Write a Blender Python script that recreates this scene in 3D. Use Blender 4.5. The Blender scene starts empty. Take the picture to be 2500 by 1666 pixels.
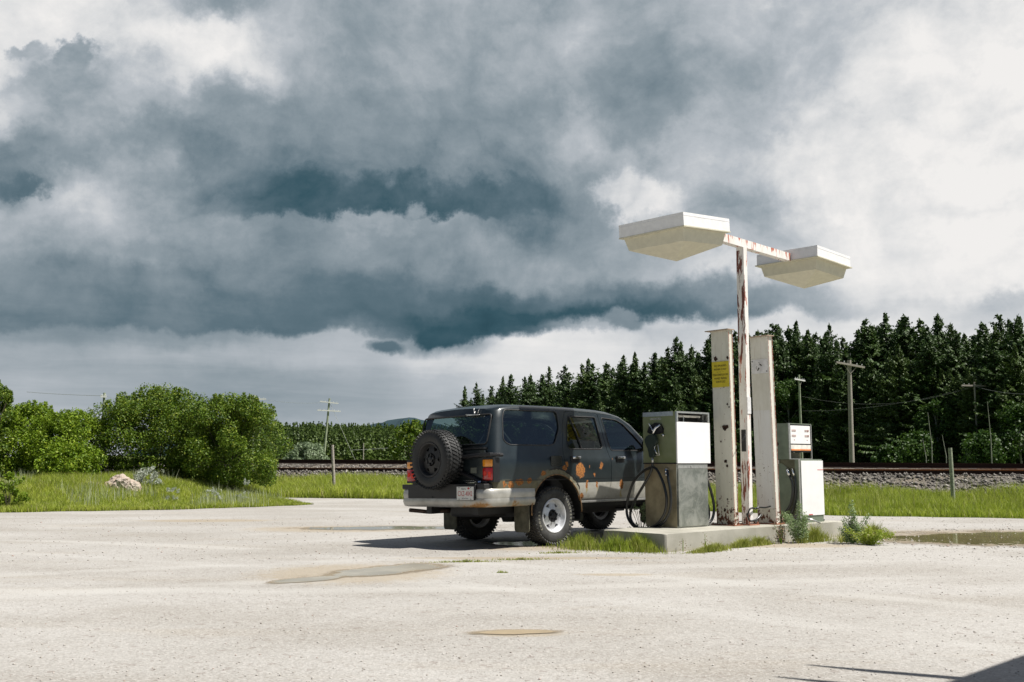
import bpy, bmesh, math, random
import numpy as np
from mathutils import Vector, Matrix, Euler
R=math.radians
SC=bpy.context.scene
COL=SC.collection
# ------------------------------------------------------------------ camera
FOC=2430.0; PITCH=math.atan(295/FOC); CAMH=1.074
cam=bpy.data.cameras.new('camera'); cam.sensor_width=36; cam.lens=FOC/2500*36; cam.clip_start=.05; cam.clip_end=6000
co=bpy.data.objects.new('camera',cam); COL.objects.link(co); co.location=(0,0,CAMH); co.rotation_euler=(math.pi/2+PITCH,0,0)
SC.camera=co
SC.view_settings.view_transform='Standard'; SC.view_settings.look='None'; SC.view_settings.gamma=1
SC.view_settings.exposure=.5
EXPO=2**SC.view_settings.exposure
SC.cycles.use_denoising=True; SC.cycles.max_bounces=6; SC.cycles.transparent_max_bounces=16
SC.cycles.sample_clamp_indirect=6
# ------------------------------------------------------------------ sun
TANEL=1.62; _h=1/math.hypot(1,TANEL)
SUN=Vector((.976*_h,-.218*_h,TANEL*_h)).normalized()
sl=bpy.data.lights.new('sun','SUN'); sl.energy=4.9; sl.angle=R(.5); sl.color=(1,.955,.89)
so=bpy.data.objects.new('sun',sl); COL.objects.link(so); so.rotation_euler=SUN.to_track_quat('Z','Y').to_euler(); so.location=(20,-5,30)
# ------------------------------------------------------------------ node helper
def srgb(c): return tuple(((v/255)/12.92 if v<=10.3 else (((v/255)+.055)/1.055)**2.4) for v in c)
class NT:
    def __init__(s,t): s.t=t; t.nodes.clear()
    def n(s,ty,**k):
        n=s.t.nodes.new(ty)
        for a,b in k.items(): setattr(n,a,b)
        return n
    def put(s,sock,v):
        if v is None: return
        if isinstance(v,bpy.types.NodeSocket): s.t.links.new(v,sock)
        else:
            if hasattr(sock.default_value,'__len__') and not hasattr(v,'__len__'): v=[v]*len(sock.default_value)
            if hasattr(sock.default_value,'__len__') and len(sock.default_value)==4 and len(v)==3: v=(*v,1)
            sock.default_value=v
    def m(s,op,a,b=None,c=None,clamp=False):
        n=s.n('ShaderNodeMath',operation=op,use_clamp=clamp)
        for i,v in enumerate((a,b,c)): s.put(n.inputs[i],v)
        return n.outputs[0]
    def vm(s,op,a,b=None,sc=None):
        n=s.n('ShaderNodeVectorMath',operation=op)
        s.put(n.inputs[0],a); s.put(n.inputs[1],b)
        if sc is not None: s.put(n.inputs['Scale'],sc)
        return n.outputs['Value'] if op in('LENGTH','DOT_PRODUCT','DISTANCE') else n.outputs[0]
    def noise(s,v,scale=5,detail=4,rough=.55,dist=0,col=False):
        n=s.n('ShaderNodeTexNoise'); s.put(n.inputs['Vector'],v); s.put(n.inputs['Scale'],scale); s.put(n.inputs['Detail'],detail); s.put(n.inputs['Roughness'],rough); s.put(n.inputs['Distortion'],dist)
        return n.outputs['Color' if col else 0]
    def vor(s,v,scale=5,feat='F1',out=0):
        n=s.n('ShaderNodeTexVoronoi',feature=feat); s.put(n.inputs['Vector'],v); s.put(n.inputs['Scale'],scale); return n.outputs[out]
    def ramp(s,f,stops,interp='LINEAR'):
        n=s.n('ShaderNodeValToRGB'); r=n.color_ramp; r.interpolation=interp
        while len(r.elements)<len(stops): r.elements.new(.5)
        for e,(p,c) in zip(r.elements,stops):
            e.position=p; e.color=(c,c,c,1) if not hasattr(c,'__len__') else (*c,1)
        s.put(n.inputs[0],f); return n.outputs[0]
    def ss(s,v,a,b): # smoothstep
        n=s.n('ShaderNodeMapRange',interpolation_type='SMOOTHSTEP'); s.put(n.inputs[0],v); s.put(n.inputs[1],a); s.put(n.inputs[2],b); return n.outputs[0]
    def mix(s,f,a,b,mode='MIX'):
        n=s.n('ShaderNodeMix',data_type='RGBA',blend_type=mode); s.put(n.inputs[0],f); s.put(n.inputs[6],a); s.put(n.inputs[7],b); return n.outputs[2]
    def obj(s): return s.n('ShaderNodeTexCoord').outputs['Object']
    def sep(s,v):
        n=s.n('ShaderNodeSeparateXYZ'); s.put(n.inputs[0],v); return n.outputs
    def comb(s,x,y,z):
        n=s.n('ShaderNodeCombineXYZ')
        for i,v in enumerate((x,y,z)): s.put(n.inputs[i],v)
        return n.outputs[0]
    def bump(s,h,strength=.3,dist=.01):
        n=s.n('ShaderNodeBump'); s.put(n.inputs['Height'],h); s.put(n.inputs['Strength'],strength); s.put(n.inputs['Distance'],dist); return n.outputs[0]
    def pbsdf(s,color,rough=.6,metal=0,normal=None,coat=0,spec=.5,coat_rough=.1,alpha=None,trans=0):
        n=s.n('ShaderNodeBsdfPrincipled')
        for k,v in (('Base Color',color),('Roughness',rough),('Metallic',metal),('Normal',normal),('Coat Weight',coat),('Coat Roughness',coat_rough),('Specular IOR Level',spec),('Transmission Weight',trans)):
            if v is not None: s.put(n.inputs[k],v)
        return n.outputs[0]
    def out(s,sh): 
        o=s.n('ShaderNodeOutputMaterial'); s.t.links.new(sh,o.inputs[0])
def mat(name):
    m=bpy.data.materials.new(name); m.use_nodes=True; return m,NT(m.node_tree)
# ------------------------------------------------------------------ sky (world): cloud bank, mapped by direction
W=bpy.data.worlds.new('World'); SC.world=W; W.use_nodes=True
w=NT(W.node_tree)
xs=[0,170,340,500,670,840,1010,1180,1350,1510,1680,1850,2020,2190,2353]
GRID=[(-300, [205, 200, 195, 171, 161, 156, 156, 161, 166, 176, 195, 208, 218, 218, 218]),
(0, [228, 228, 200, 136, 141, 156, 159, 156, 156, 156, 160, 185, 208, 221, 225]),
(80, [228, 218, 220, 208, 163, 156, 156, 159, 173, 156, 165, 195, 215, 225, 229]),
(160, [220, 150, 190, 220, 176, 156, 156, 156, 163, 146, 162, 198, 221, 229, 229]),
(240, [190, 150, 165, 159, 156, 146, 148, 153, 151, 141, 168, 207, 221, 229, 229]),
(320, [128, 140, 130, 123, 141, 143, 141, 151, 183, 141, 155, 211, 225, 229, 230]),
(390, [122, 170, 150, 112, 118, 128, 130, 135, 166, 165, 150, 207, 227, 230, 230]),
(435, [160, 188, 160, 122, 88, 86, 92, 112, 150, 215, 142, 208, 227, 231, 231]),
(485, [178, 178, 172, 140, 88, 84, 80, 100, 150, 222, 146, 203, 227, 231, 231]),
(510, [172, 172, 168, 155, 132, 165, 150, 118, 150, 180, 155, 201, 225, 231, 231]),
(580, [150, 156, 155, 145, 136, 142, 142, 150, 152, 162, 178, 198, 221, 229, 230]),
(640, [125, 130, 130, 125, 122, 112, 120, 140, 150, 172, 196, 206, 221, 230, 231]),
(690, [120, 118, 115, 112, 108, 104, 95, 82, 118, 112, 132, 168, 207, 227, 227]),
(725, [117, 115, 112, 108, 104, 95, 68, 60, 72, 84, 115, 163, 193, 207, 185]),
(752, [116, 114, 110, 104, 98, 118, 58, 74, 165, 195, 200, 209, 215, 208, 195]),
(774, [145, 135, 140, 140, 160, 172, 118, 214, 218, 192, 206, 215, 218, 218, 217]),
(815, [158, 157, 164, 168, 174, 178, 200, 218, 218, 205, 208, 215, 220, 220, 220]),
(870, [162, 162, 154, 146, 154, 160, 180, 210, 216, 214, 214, 217, 219, 219, 219]),
(930, [176, 172, 156, 148, 152, 156, 172, 196, 210, 212, 212, 217, 217, 217, 217]),
(1000, [196, 190, 178, 172, 176, 180, 190, 198, 205, 208, 210, 213, 213, 213, 213]),
(1080, [200, 196, 190, 186, 186, 188, 192, 198, 205, 208, 208, 211, 211, 211, 211])]
tc=w.n('ShaderNodeTexCoord').outputs['Generated']
w1=w.noise(tc,3.2,3,.5,0,True); w2=w.noise(tc,14,7,.62,0,True)
wz=w.ss(w.sep(tc)[2],.02,.26); aw=w.m('ADD',.18,w.m('MULTIPLY',wz,.82))
dv=w.vm('ADD',tc,w.vm('SCALE',w.vm('SUBTRACT',w1,(.5,.5,.5)),sc=w.m('MULTIPLY',aw,.075)))
dv=w.vm('ADD',dv,w.vm('SCALE',w.vm('SUBTRACT',w2,(.5,.5,.5)),sc=w.m('MULTIPLY',aw,.10)))
X,Y,Z=w.sep(dv)
inv=w.m('DIVIDE',1,w.m('MAXIMUM',Y,.05))
gu=w.m('MULTIPLY',X,inv); gv=w.m('MULTIPLY',Z,inv)        # gnomonic direction coordinates about north
def gpix(x,y): # photo pixel (2353 wide view) -> tangent-plane direction
    u=(x*1.0625-1250)/FOC; v=(833-y*1.0625)/FOC
    cy=math.cos(PITCH)-v*math.sin(PITCH); return u/cy,(math.sin(PITCH)+v*math.cos(PITCH))/cy
rows=[]
for y,vals in GRID:
    ga=gpix(0,y)[0]; gb=gpix(2353,y)[0]
    n=w.n('ShaderNodeMapRange'); w.put(n.inputs[0],gu); n.inputs[1].default_value=ga; n.inputs[2].default_value=gb; n.clamp=True
    rows.append((gpix(1176,y)[1],w.ramp(n.outputs[0],[(x/2353,v/255) for x,v in zip(xs,vals)],'EASE')))
acc=rows[0][1]
for (va,ra),(vb,rb) in zip(rows,rows[1:]):
    n=w.n('ShaderNodeMapRange',interpolation_type='SMOOTHSTEP'); w.put(n.inputs[0],gv); n.inputs[1].default_value=va; n.inputs[2].default_value=vb
    n.inputs[3].default_value=0; n.inputs[4].default_value=1
    acc=w.mix(n.outputs[0],acc,rb)
def blob(acc,x,y,sx,sy,val,hard=1):
    u0,v0=gpix(x,y); k=1.0625/FOC
    a=w.m('DIVIDE',w.m('SUBTRACT',gu,u0),sx*k); b=w.m('DIVIDE',w.m('SUBTRACT',gv,v0),sy*k)
    d=w.m('SQRT',w.m('ADD',w.m('MULTIPLY',a,a),w.m('MULTIPLY',b,b)))
    return w.mix(w.ss(d,1+hard*.5,1-hard*.5),acc,(val/255,)*3)
for b in ((190,115,42,45,158,.5),(165,190,100,35,158,.8),(90,110,45,22,175,.9),(880,787,38,19,98,.9),(1010,758,70,24,62,.5),(1440,465,70,42,206,.8),(920,484,24,22,150,1.0),(1190,725,60,16,66,.6),(1420,738,34,20,135,.7),(40,405,60,30,112,.9),(480,360,90,45,112,1.0),(1500,500,26,26,196,.8),(1640,350,120,90,178,1)):
    acc=blob(acc,*b)
nz=w.noise(tc,7,8,.6,.3); nf=w.noise(w.vm('MULTIPLY',tc,(1,1,2.2)),22,8,.62)
nh=w.noise(w.vm('MULTIPLY',tc,(3,3,26)),2.4,6,.6,.5); nt=w.noise(w.vm('ADD',tc,w.vm('SCALE',w2,sc=.12)),12,9,.66)
bl_=w.noise(w.vm('ADD',tc,w.vm('SCALE',w1,sc=.25)),7.5,7,.55); bl_=w.m('ABSOLUTE',w.m('SUBTRACT',bl_,.5)); bl_=w.m('MULTIPLY',w.m('SUBTRACT',bl_,.06),w.m('MULTIPLY',wz,.6))
det=w.m('ADD',bl_,w.m('ADD',w.m('ADD',w.m('MULTIPLY',w.m('SUBTRACT',nz,.5),w.m('MULTIPLY',aw,.26)),w.m('MULTIPLY',w.m('SUBTRACT',nf,.5),w.m('MULTIPLY',aw,.12))),w.m('ADD',w.m('MULTIPLY',w.m('SUBTRACT',nh,.5),w.m('SUBTRACT',.16,w.m('MULTIPLY',wz,.16))),w.m('MULTIPLY',w.m('SUBTRACT',nt,.5),w.m('MULTIPLY',wz,.22)))))
lum=w.m('ADD',acc,det)
skyc=w.ramp(lum,[(.16,srgb((28,60,72))),(.27,srgb((56,86,98))),(.42,srgb((96,116,127))),(.58,srgb((143,155,163))),(.72,srgb((184,190,196))),(.83,srgb((220,221,222))),(.92,srgb((241,239,237)))])
skyc=w.vm('SCALE',skyc,sc=1/EXPO)
st=w.n('ShaderNodeTexSky',sky_type='NISHITA'); st.sun_disc=False; st.sun_elevation=math.asin(SUN.z); st.sun_rotation=math.atan2(SUN.x,SUN.y); st.altitude=900
bgN=w.n('ShaderNodeBackground'); w.put(bgN.inputs[0],st.outputs[0]); bgN.inputs[1].default_value=.035
bgC=w.n('ShaderNodeBackground'); w.put(bgC.inputs[0],skyc); bgC.inputs[1].default_value=1
_x,_y,_z=w.sep(tc)
front=w.m('MULTIPLY',w.ss(_y,.1,.5),w.ss(_z,.86,.6))
ms=w.n('ShaderNodeMixShader'); w.put(ms.inputs[0],front); w.t.links.new(bgN.outputs[0],ms.inputs[1]); w.t.links.new(bgC.outputs[0],ms.inputs[2])
wo=w.n('ShaderNodeOutputWorld'); w.t.links.new(ms.outputs[0],wo.inputs[0])
# ------------------------------------------------------------------ object helpers
def tag(o,label=None,cat=None,group=None,kind=None):
    if label: o['label']=label
    if cat: o['category']=cat
    if group: o['group']=group
    if kind: o['kind']=kind
    return o
def empty(name,loc=(0,0,0),rot=(0,0,0),label=None,cat=None,group=None):
    o=bpy.data.objects.new(name,None); COL.objects.link(o); o.location=loc; o.rotation_euler=rot; o.empty_display_size=.2
    return tag(o,label,cat,group)
def link(name,me,m,parent=None,smooth=False,sharp=None):
    for x in (m if isinstance(m,(list,tuple)) else [m]): me.materials.append(x)
    o=bpy.data.objects.new(name,me); COL.objects.link(o)
    if parent: o.parent=parent
    if smooth:
        me.polygons.foreach_set('use_smooth',[True]*len(me.polygons))
        if sharp: me.set_sharp_from_angle(angle=R(sharp))
    return o
class B:
    def __init__(s): s.b=bmesh.new(); s.mi=0
    def add(s,vs,fs,M=None):
        nv=[s.b.verts.new(M@Vector(v) if M else v) for v in vs]
        for f in fs:
            try: q=s.b.faces.new([nv[i] for i in f]); q.material_index=s.mi
            except ValueError: pass
        return nv
    def box(s,x0,x1,y0,y1,z0,z1,M=None,bev=0):
        vs=[(x,y,z) for x in(x0,x1) for y in(y0,y1) for z in(z0,z1)]
        fs=[(0,1,3,2),(4,6,7,5),(0,4,5,1),(2,3,7,6),(0,2,6,4),(1,5,7,3)]
        nv=s.add(vs,fs,M)
        if bev:
            ed=list({e for v in nv for e in v.link_edges})
            bmesh.ops.bevel(s.b,geom=ed,offset=bev,segments=2,profile=.5,affect='EDGES')
        return s
    def tube(s,pts,r,seg=8,cap=True,M=None):
        pts=[Vector(p) for p in pts]; n=len(pts); rs=r if hasattr(r,'__len__') else [r]*n
        t0=(pts[1]-pts[0]).normalized(); up=Vector((0,0,1)) if abs(t0.z)<.9 else Vector((1,0,0))
        u=t0.cross(up).normalized(); vs=[]
        for i,p in enumerate(pts):
            t=(pts[min(i+1,n-1)]-pts[max(i-1,0)]).normalized()
            u=(u-t*u.dot(t)).normalized(); v=t.cross(u)
            for k in range(seg):
                a=2*math.pi*k/seg; vs.append(p+(u*math.cos(a)+v*math.sin(a))*rs[i])
        fs=[(i*seg+k,i*seg+(k+1)%seg,(i+1)*seg+(k+1)%seg,(i+1)*seg+k) for i in range(n-1) for k in range(seg)]
        if cap: fs+=[tuple(range(seg-1,-1,-1)),tuple((n-1)*seg+k for k in range(seg))]
        s.add(vs,fs,M); return s
    def lathe(s,prof,seg=48,M=None,close=False): # prof (r,a) revolved about Y axis, a along Y
        n=len(prof); vs=[(r*math.cos(2*math.pi*k/seg),a,r*math.sin(2*math.pi*k/seg)) for (r,a) in prof for k in range(seg)]
        rng=range(n if close else n-1)
        fs=[(i*seg+k,i*seg+(k+1)%seg,((i+1)%n)*seg+(k+1)%seg,((i+1)%n)*seg+k) for i in rng for k in range(seg)]
        s.add(vs,fs,M); return s
    def prism(s,poly,a,b,ax='y',M=None):
        n=len(poly)
        f={'y':lambda p,t:(p[0],t,p[1]),'x':lambda p,t:(t,p[0],p[1]),'z':lambda p,t:(p[0],p[1],t)}[ax]
        vs=[f(p,a) for p in poly]+[f(p,b) for p in poly]
        s.add(vs,[tuple(range(n)),tuple(range(2*n-1,n-1,-1))]+[(i,i+n,(i+1)%n+n,(i+1)%n) for i in range(n)],M); return s
    def mesh(s,name='m',norm=True):
        if norm: bmesh.ops.recalc_face_normals(s.b,faces=s.b.faces)
        me=bpy.data.meshes.new(name); s.b.to_mesh(me); s.b.free(); return me
    def obj(s,name,m,parent=None,smooth=False,sharp=None,norm=True): return link(name,s.mesh(name,norm),m,parent,smooth,sharp)
def rounded(poly,r,n=5):
    out=[]; N=len(poly)
    for i in range(N):
        p=Vector(poly[i]); a=Vector(poly[i-1])-p; b=Vector(poly[(i+1)%N])-p
        rr=min(r,a.length*.45,b.length*.45); p0=p+a.normalized()*rr; p1=p+b.normalized()*rr
        for k in range(n+1):
            t=k/n; q=p0*(1-t)**2+p*2*t*(1-t)+p1*t*t; out.append((q.x,q.y))
    return out
def boolean(o,cutter_mesh,op='DIFFERENCE'):
    c=bpy.data.objects.new('cut',cutter_mesh); COL.objects.link(c); c.parent=o.parent
    m=o.modifiers.new('b','BOOLEAN'); m.operation=op; m.solver='EXACT'; m.object=c
    dg=bpy.context.evaluated_depsgraph_get(); dg.update()
    me=bpy.data.meshes.new_from_object(o.evaluated_get(dg)); o.modifiers.clear(); old=o.data; o.data=me
    bpy.data.objects.remove(c); bpy.data.meshes.remove(old); return o
def text(name,body,size,m,parent,M,ex=.0006,sx=1,align='CENTER',spacing=1):
    cu=bpy.data.curves.new(name,'FONT'); cu.body=body; cu.size=size; cu.align_x=align; cu.align_y='CENTER'; cu.extrude=ex; cu.space_character=spacing; cu.resolution_u=3
    t=bpy.data.objects.new('t',cu); COL.objects.link(t); dg=bpy.context.evaluated_depsgraph_get(); dg.update()
    me=bpy.data.meshes.new_from_object(t.evaluated_get(dg)); bpy.data.objects.remove(t)
    me.transform(M@Matrix.Diagonal((sx,1,1,1))); return link(name,me,m,parent)
def np_mesh(name,V,F,nper):
    me=bpy.data.meshes.new(name); nv=len(V); nf=len(F)
    me.vertices.add(nv); me.vertices.foreach_set('co',np.asarray(V,np.float32).ravel())
    me.loops.add(nf*nper); me.loops.foreach_set('vertex_index',np.asarray(F,np.int32).ravel())
    me.polygons.add(nf); me.polygons.foreach_set('loop_start',np.arange(0,nf*nper,nper,dtype=np.int32)); me.polygons.foreach_set('loop_total',np.full(nf,nper,np.int32))
    me.update(calc_edges=True); return me
# ------------------------------------------------------------------ materials
def simple(name,c,rough=.6,metal=0,coat=0,spec=.5,var=.15,scale=12,bump=0):
    m,t=mat(name); o=t.obj(); n=t.noise(o,scale,5,.6)
    col=t.mix(t.ss(n,.3,.7),tuple(v*(1-var) for v in c),tuple(min(1,v*(1+var)) for v in c))
    t.out(t.pbsdf(col,rough,metal,t.bump(n,.4,bump) if bump else None,coat,spec)); return m
def m_gravel():
    m,t=mat('gravel'); o=t.obj(); x,y,z=t.sep(o)
    big=t.noise(o,.35,5,.6); st=t.noise(t.vm('MULTIPLY',o,(.25,1.1,1)),1.3,5,.6); fine=t.noise(o,45,6,.75); med=t.noise(o,9,6,.7)
    col=t.mix(t.ss(big,.3,.7),(.350,.337,.313),(.422,.411,.390))
    col=t.mix(t.m('MULTIPLY',t.ss(st,.52,.72),.35),col,(.35,.30,.23))
    col=t.mix(t.m('MULTIPLY',t.ss(med,.35,.7),.22),col,(.27,.25,.22))
    tone=t.noise(t.vm('MULTIPLY',o,(.5,1,1)),.55,6,.62); col=t.mix(t.m('MULTIPLY',t.ss(tone,.40,.64),.6),col,(.275,.255,.225))
    vc=t.vor(o,70,'F1',1); g=t.sep(vc)[0]
    col=t.mix(t.m('MULTIPLY',t.ss(g,.55,1),.40),col,(.54,.52,.49))
    col=t.mix(t.m('MULTIPLY',t.ss(g,.22,0),.42),col,(.20,.17,.145))
    v2=t.sep(t.vor(o,26,'F1',1))[1]
    col=t.mix(t.m('MULTIPLY',t.ss(v2,.965,.99),.35),col,(.16,.12,.10))
    for cx,cy,rad,wd_ in ((-14,-9,22.5,.16),(-14,-9,24.1,.16),(9,-16,27.5,.2),(9,-16,29.2,.2),(-3,30,21.5,.18)):
        q=t.m('SQRT',t.m('ADD',t.m('POWER',t.m('SUBTRACT',x,cx),2),t.m('POWER',t.m('SUBTRACT',y,cy),2))); q=t.m('ADD',t.m('ABSOLUTE',t.m('SUBTRACT',q,rad)),t.m('MULTIPLY',t.m('SUBTRACT',big,.5),.5))
        col=t.mix(t.m('MULTIPLY',t.m('MULTIPLY',t.ss(q,wd_*1.5,wd_*.4),t.ss(st,.35,.6)),.55),col,(.46,.45,.425))
    # damp silt round the puddles (ellipses in plan)
    wet=None
    for cx,cy,ax,ay in DAMP:
        a=t.m('DIVIDE',t.m('SUBTRACT',x,cx),ax); b=t.m('DIVIDE',t.m('SUBTRACT',y,cy),ay)
        d=t.m('SQRT',t.m('ADD',t.m('MULTIPLY',a,a),t.m('MULTIPLY',b,b)))
        d=t.m('ADD',d,t.m('MULTIPLY',t.m('SUBTRACT',med,.5),1.2)); s_=t.ss(d,1.15,.6)
        wet=s_ if wet is None else t.m('MAXIMUM',wet,s_)
    col=t.mix(t.m('MULTIPLY',wet,.6),col,(.33,.27,.185))
    h=t.m('ADD',t.m('MULTIPLY',t.vor(o,60),.5),t.m('ADD',fine,t.m('MULTIPLY',t.noise(o,3,4,.5),2)))
    t.out(t.pbsdf(col,.9,0,t.bump(h,.5,.012),0,.25)); return m
DAMP=[(-1.55,9.9,1.0,.95),(.02,6.47,.33,.16),(-2.8,16.3,1.6,.8),(7.2,14.6,2.4,1.6),(-5.6,18.6,1.3,.5),(1.0,9.75,.4,.12),(.3,12.9,1.3,.6),(3.6,13.1,1.0,.4),(.2,11.4,1.6,.18)]
M_gravel=m_gravel()
def m_rustpaint(name,paint=(.78,.77,.72),base_z=.0,prim=(.50,.13,.06),dark=(.07,.028,.015),amount=.0,stripes=False,lvl=.62,grime=.35):
    m,t=mat(name); o=t.obj(); x,y,z=t.sep(o)
    n=t.noise(o,16,7,.7); n2=t.noise(o,55,4,.7); big=t.noise(t.vm('MULTIPLY',o,(1,1,.35)),5,6,.65)
    low=t.ss(z,base_z+.55,base_z+.0)
    th=t.m('SUBTRACT',lvl,t.m('MULTIPLY',low,.16))
    spot=t.ss(n,th,t.m('ADD',th,.025)); 
    spk=t.ss(n2,.70,.73)
    dirty=t.mix(t.m('MULTIPLY',t.ss(big,.35,.75),grime),paint,(.42,.40,.30))
    run=t.noise(t.vm('MULTIPLY',o,(30,30,1.5)),1.2,5,.6)
    dirty=t.mix(t.m('MULTIPLY',t.ss(run,.58,.75),.35),dirty,(.36,.26,.15))
    col=t.mix(t.m('MAXIMUM',spot,t.m('MULTIPLY',spk,t.ss(z,base_z+1.7,base_z+.6))),dirty,t.mix(n2,dark,(.16,.06,.03)))
    if stripes:
        s=t.noise(t.vm('MULTIPLY',o,(7,7,1.0)),2.3,7,.7,.4); n3=t.noise(o,18,6,.7)
        lz=t.m('MAXIMUM',t.ss(z,2.2,2.35),t.m('MULTIPLY',t.ss(z,.95,.8),.85)); lf=t.m('MULTIPLY',t.m('MULTIPLY',t.ss(x,-.03,-.062),t.m('LESS_THAN',z,3.83)),lz)            # weathered north-west flange
        s1=t.ss(t.m('ADD',s,t.m('ADD',t.m('MULTIPLY',lf,.09),t.m('MULTIPLY',t.ss(z,3.90,3.98),.06))),.575,.60)
        prm=t.mix(t.ss(n3,.4,.6),prim,tuple(v*.8 for v in prim)); prm=t.mix(lf,prm,(.15,.05,.035)); col=t.mix(s1,col,prm)
    t.out(t.pbsdf(col,.62,0,t.bump(t.m('ADD',n,spot),.3,.004),0,.4)); return m
M_pill=m_rustpaint('weathered_cream_paint',(.72,.70,.60),lvl=.635,grime=.45)
M_pill2=m_rustpaint('weathered_white_paint',(.72,.71,.64),lvl=.67,grime=.45)
M_pole=m_rustpaint('peeling_pole_paint',(.82,.80,.77),prim=(.52,.14,.08),stripes=True,lvl=.68)
M_lampw=simple('lamp_housing_white',(.80,.80,.80),.4,var=.05)
M_lampc=simple('lamp_tray_cream',(.60,.575,.45),.45,var=.06)
M_black=simple('black_rubber',(.018,.018,.018),.55)
M_blackm=simple('black_metal',(.02,.02,.022),.4,.3)
M_hose=simple('hose_rubber',(.012,.014,.014),.28,spec=.6)
M_chrome=simple('chrome',(.75,.75,.76),.16,1,var=.05)
M_alum=simple('aluminium_trim',(.60,.60,.58),.35,.85,var=.12,scale=30)
M_white=simple('white_panel',(.84,.835,.83),.5,var=.03,scale=6)
M_tan=simple('dark_ochre_sheet',(.36,.31,.20),.38,.4,var=.25,scale=5)
M_wood=simple('weathered_timber',(.33,.30,.26),.9,var=.3,scale=20,bump=.01)
M_wood2=simple('mossy_timber',(.30,.33,.24),.9,var=.3,scale=20,bump=.01)
M_glass_dark=simple('display_glass',(.55,.55,.52),.2,var=.1)
M_red=simple('red_paint',(.55,.03,.02),.5)
M_orange=simple('orange_band',(.80,.25,.06),.5)
M_yellow=simple('yellow_sign',(.62,.50,.02),.5,var=.1,scale=8)
M_ink=simple('ink',(.03,.02,.01),.7)
m,t=mat('rusty_rail'); o_=t.obj(); z_=t.sep(o_)[2]; M_steelrail=m
t.out(t.pbsdf(t.mix(t.m('MULTIPLY',t.ss(z_,.838,.848),t.ss(z_,.90,.89)),(.045,.024,.018),(.42,.16,.06)),.8,.1,None,0,.2))
M_tie=simple('creosote_tie',(.05,.04,.032),.9,var=.3,scale=8)
def m_olive():
    m,t=mat('olive_side_sheet'); o=t.obj(); n=t.noise(o,3,6,.6); s=t.noise(t.vm('MULTIPLY',o,(1,1,.2)),40,5,.6)
    col=t.mix(t.ss(n,.35,.7),(.20,.235,.11),(.26,.285,.17)); t.out(t.pbsdf(col,t.m('ADD',.32,t.m('MULTIPLY',s,.2)),.15,t.bump(n,.2,.01),0,.5)); return m
M_olive=m_olive()
def m_brushed():
    m,t=mat('scuffed_stainless_painted_reflections'); o=t.obj(); n=t.noise(o,4.5,7,.7,.6); n2=t.noise(o,60,5,.75); sc=t.vor(t.vm('ADD',o,t.vm('SCALE',t.noise(o,7,3,.5,0,True),sc=.4)),5,'DISTANCE_TO_EDGE')
    col=t.mix(t.ss(n,.38,.62),(.29,.31,.28),(.49,.50,.46)); col=t.mix(t.ss(n2,.66,.72),col,(.75,.75,.72))  # mottled reflections painted into the base colour, scuff specks on top
    col=t.mix(t.m('MULTIPLY',t.ss(sc,.012,.0),.5),col,(.66,.63,.55))
    t.out(t.pbsdf(col,t.m('ADD',.30,t.m('MULTIPLY',n,.25)),.85,t.bump(t.m('ADD',n,t.m('MULTIPLY',n2,.2)),.25,.02))); return m
M_steel=m_brushed()
M_greymetal=simple('dull_grey_green_metal',(.20,.24,.18),.5,.4,var=.15,scale=6)
M_greymetal2=simple('dull_dark_sheet',(.13,.13,.085),.5,.4,var=.25,scale=6)
def m_concrete():
    m,t=mat('island_concrete'); o=t.obj(); x,y,z=t.sep(o); n=t.noise(o,2.2,7,.65); f=t.noise(o,70,4,.7)
    col=t.mix(t.ss(n,.3,.7),(.31,.30,.25),(.43,.415,.36)); col=t.mix(t.m('MULTIPLY',t.ss(f,.5,.75),.4),col,(.28,.26,.21))
    col=t.mix(t.m('MULTIPLY',t.ss(t.m('ADD',z,t.m('MULTIPLY',n,.12)),.13,.04),.45),col,(.30,.27,.19))
    t.out(t.pbsdf(col,.9,0,t.bump(t.m('ADD',n,f),.4,.006),0,.3)); return m
M_conc=m_concrete()
def m_leaf(name,c1,c2,c3,trans=.35,scale=3.0,rough=.55,dry=0):
    m,t=mat(name); g=t.n('ShaderNodeNewGeometry'); p=g.outputs['Position']
    n=t.noise(p,scale,3,.6); h=t.noise(p,scale*9,2,.8)
    col=t.mix(t.ss(n,.35,.65),c1,c2); col=t.mix(t.m('MULTIPLY',t.ss(h,.5,.75),.6),col,c3); rnd=g.outputs['Random Per Island']; col=t.mix(t.m('MULTIPLY',t.ss(rnd,.72,1.0),.75),col,c3); col=t.mix(t.m('MULTIPLY',t.ss(rnd,.30,.0),.5),col,tuple(v*.55 for v in c1)); col=t.mix(t.m('MULTIPLY',t.m('GREATER_THAN',rnd,1-dry),.9),col,(.42,.37,.20))
    b=t.pbsdf(col,rough,0,None,0,.3); tr=t.n('ShaderNodeBsdfTranslucent'); t.put(tr.inputs[0],t.mix(.5,col,tuple(min(1,v*1.5) for v in c2)))
    mx=t.n('ShaderNodeMixShader'); mx.inputs[0].default_value=trans; t.t.links.new(b,mx.inputs[1]); t.t.links.new(tr.outputs[0],mx.inputs[2]); t.out(mx.outputs[0]); return m
M_leafA=m_leaf('shrub_leaf_green',(.09,.17,.010),(.16,.27,.015),(.25,.33,.03),.22)
M_leafB=m_leaf('shrub_leaf_yellow_green',(.10,.18,.010),(.18,.28,.014),(.30,.36,.03),.22)
M_leafC=m_leaf('shrub_leaf_deep_green',(.055,.115,.010),(.115,.19,.014),(.28,.32,.035),.22)
M_sage=m_leaf('sage_leaf',(.16,.22,.11),(.26,.33,.20),(.38,.43,.32),.25)
M_silver=m_leaf('silver_sage_leaf',(.34,.38,.30),(.50,.54,.46),(.62,.64,.58),.2)
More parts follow.
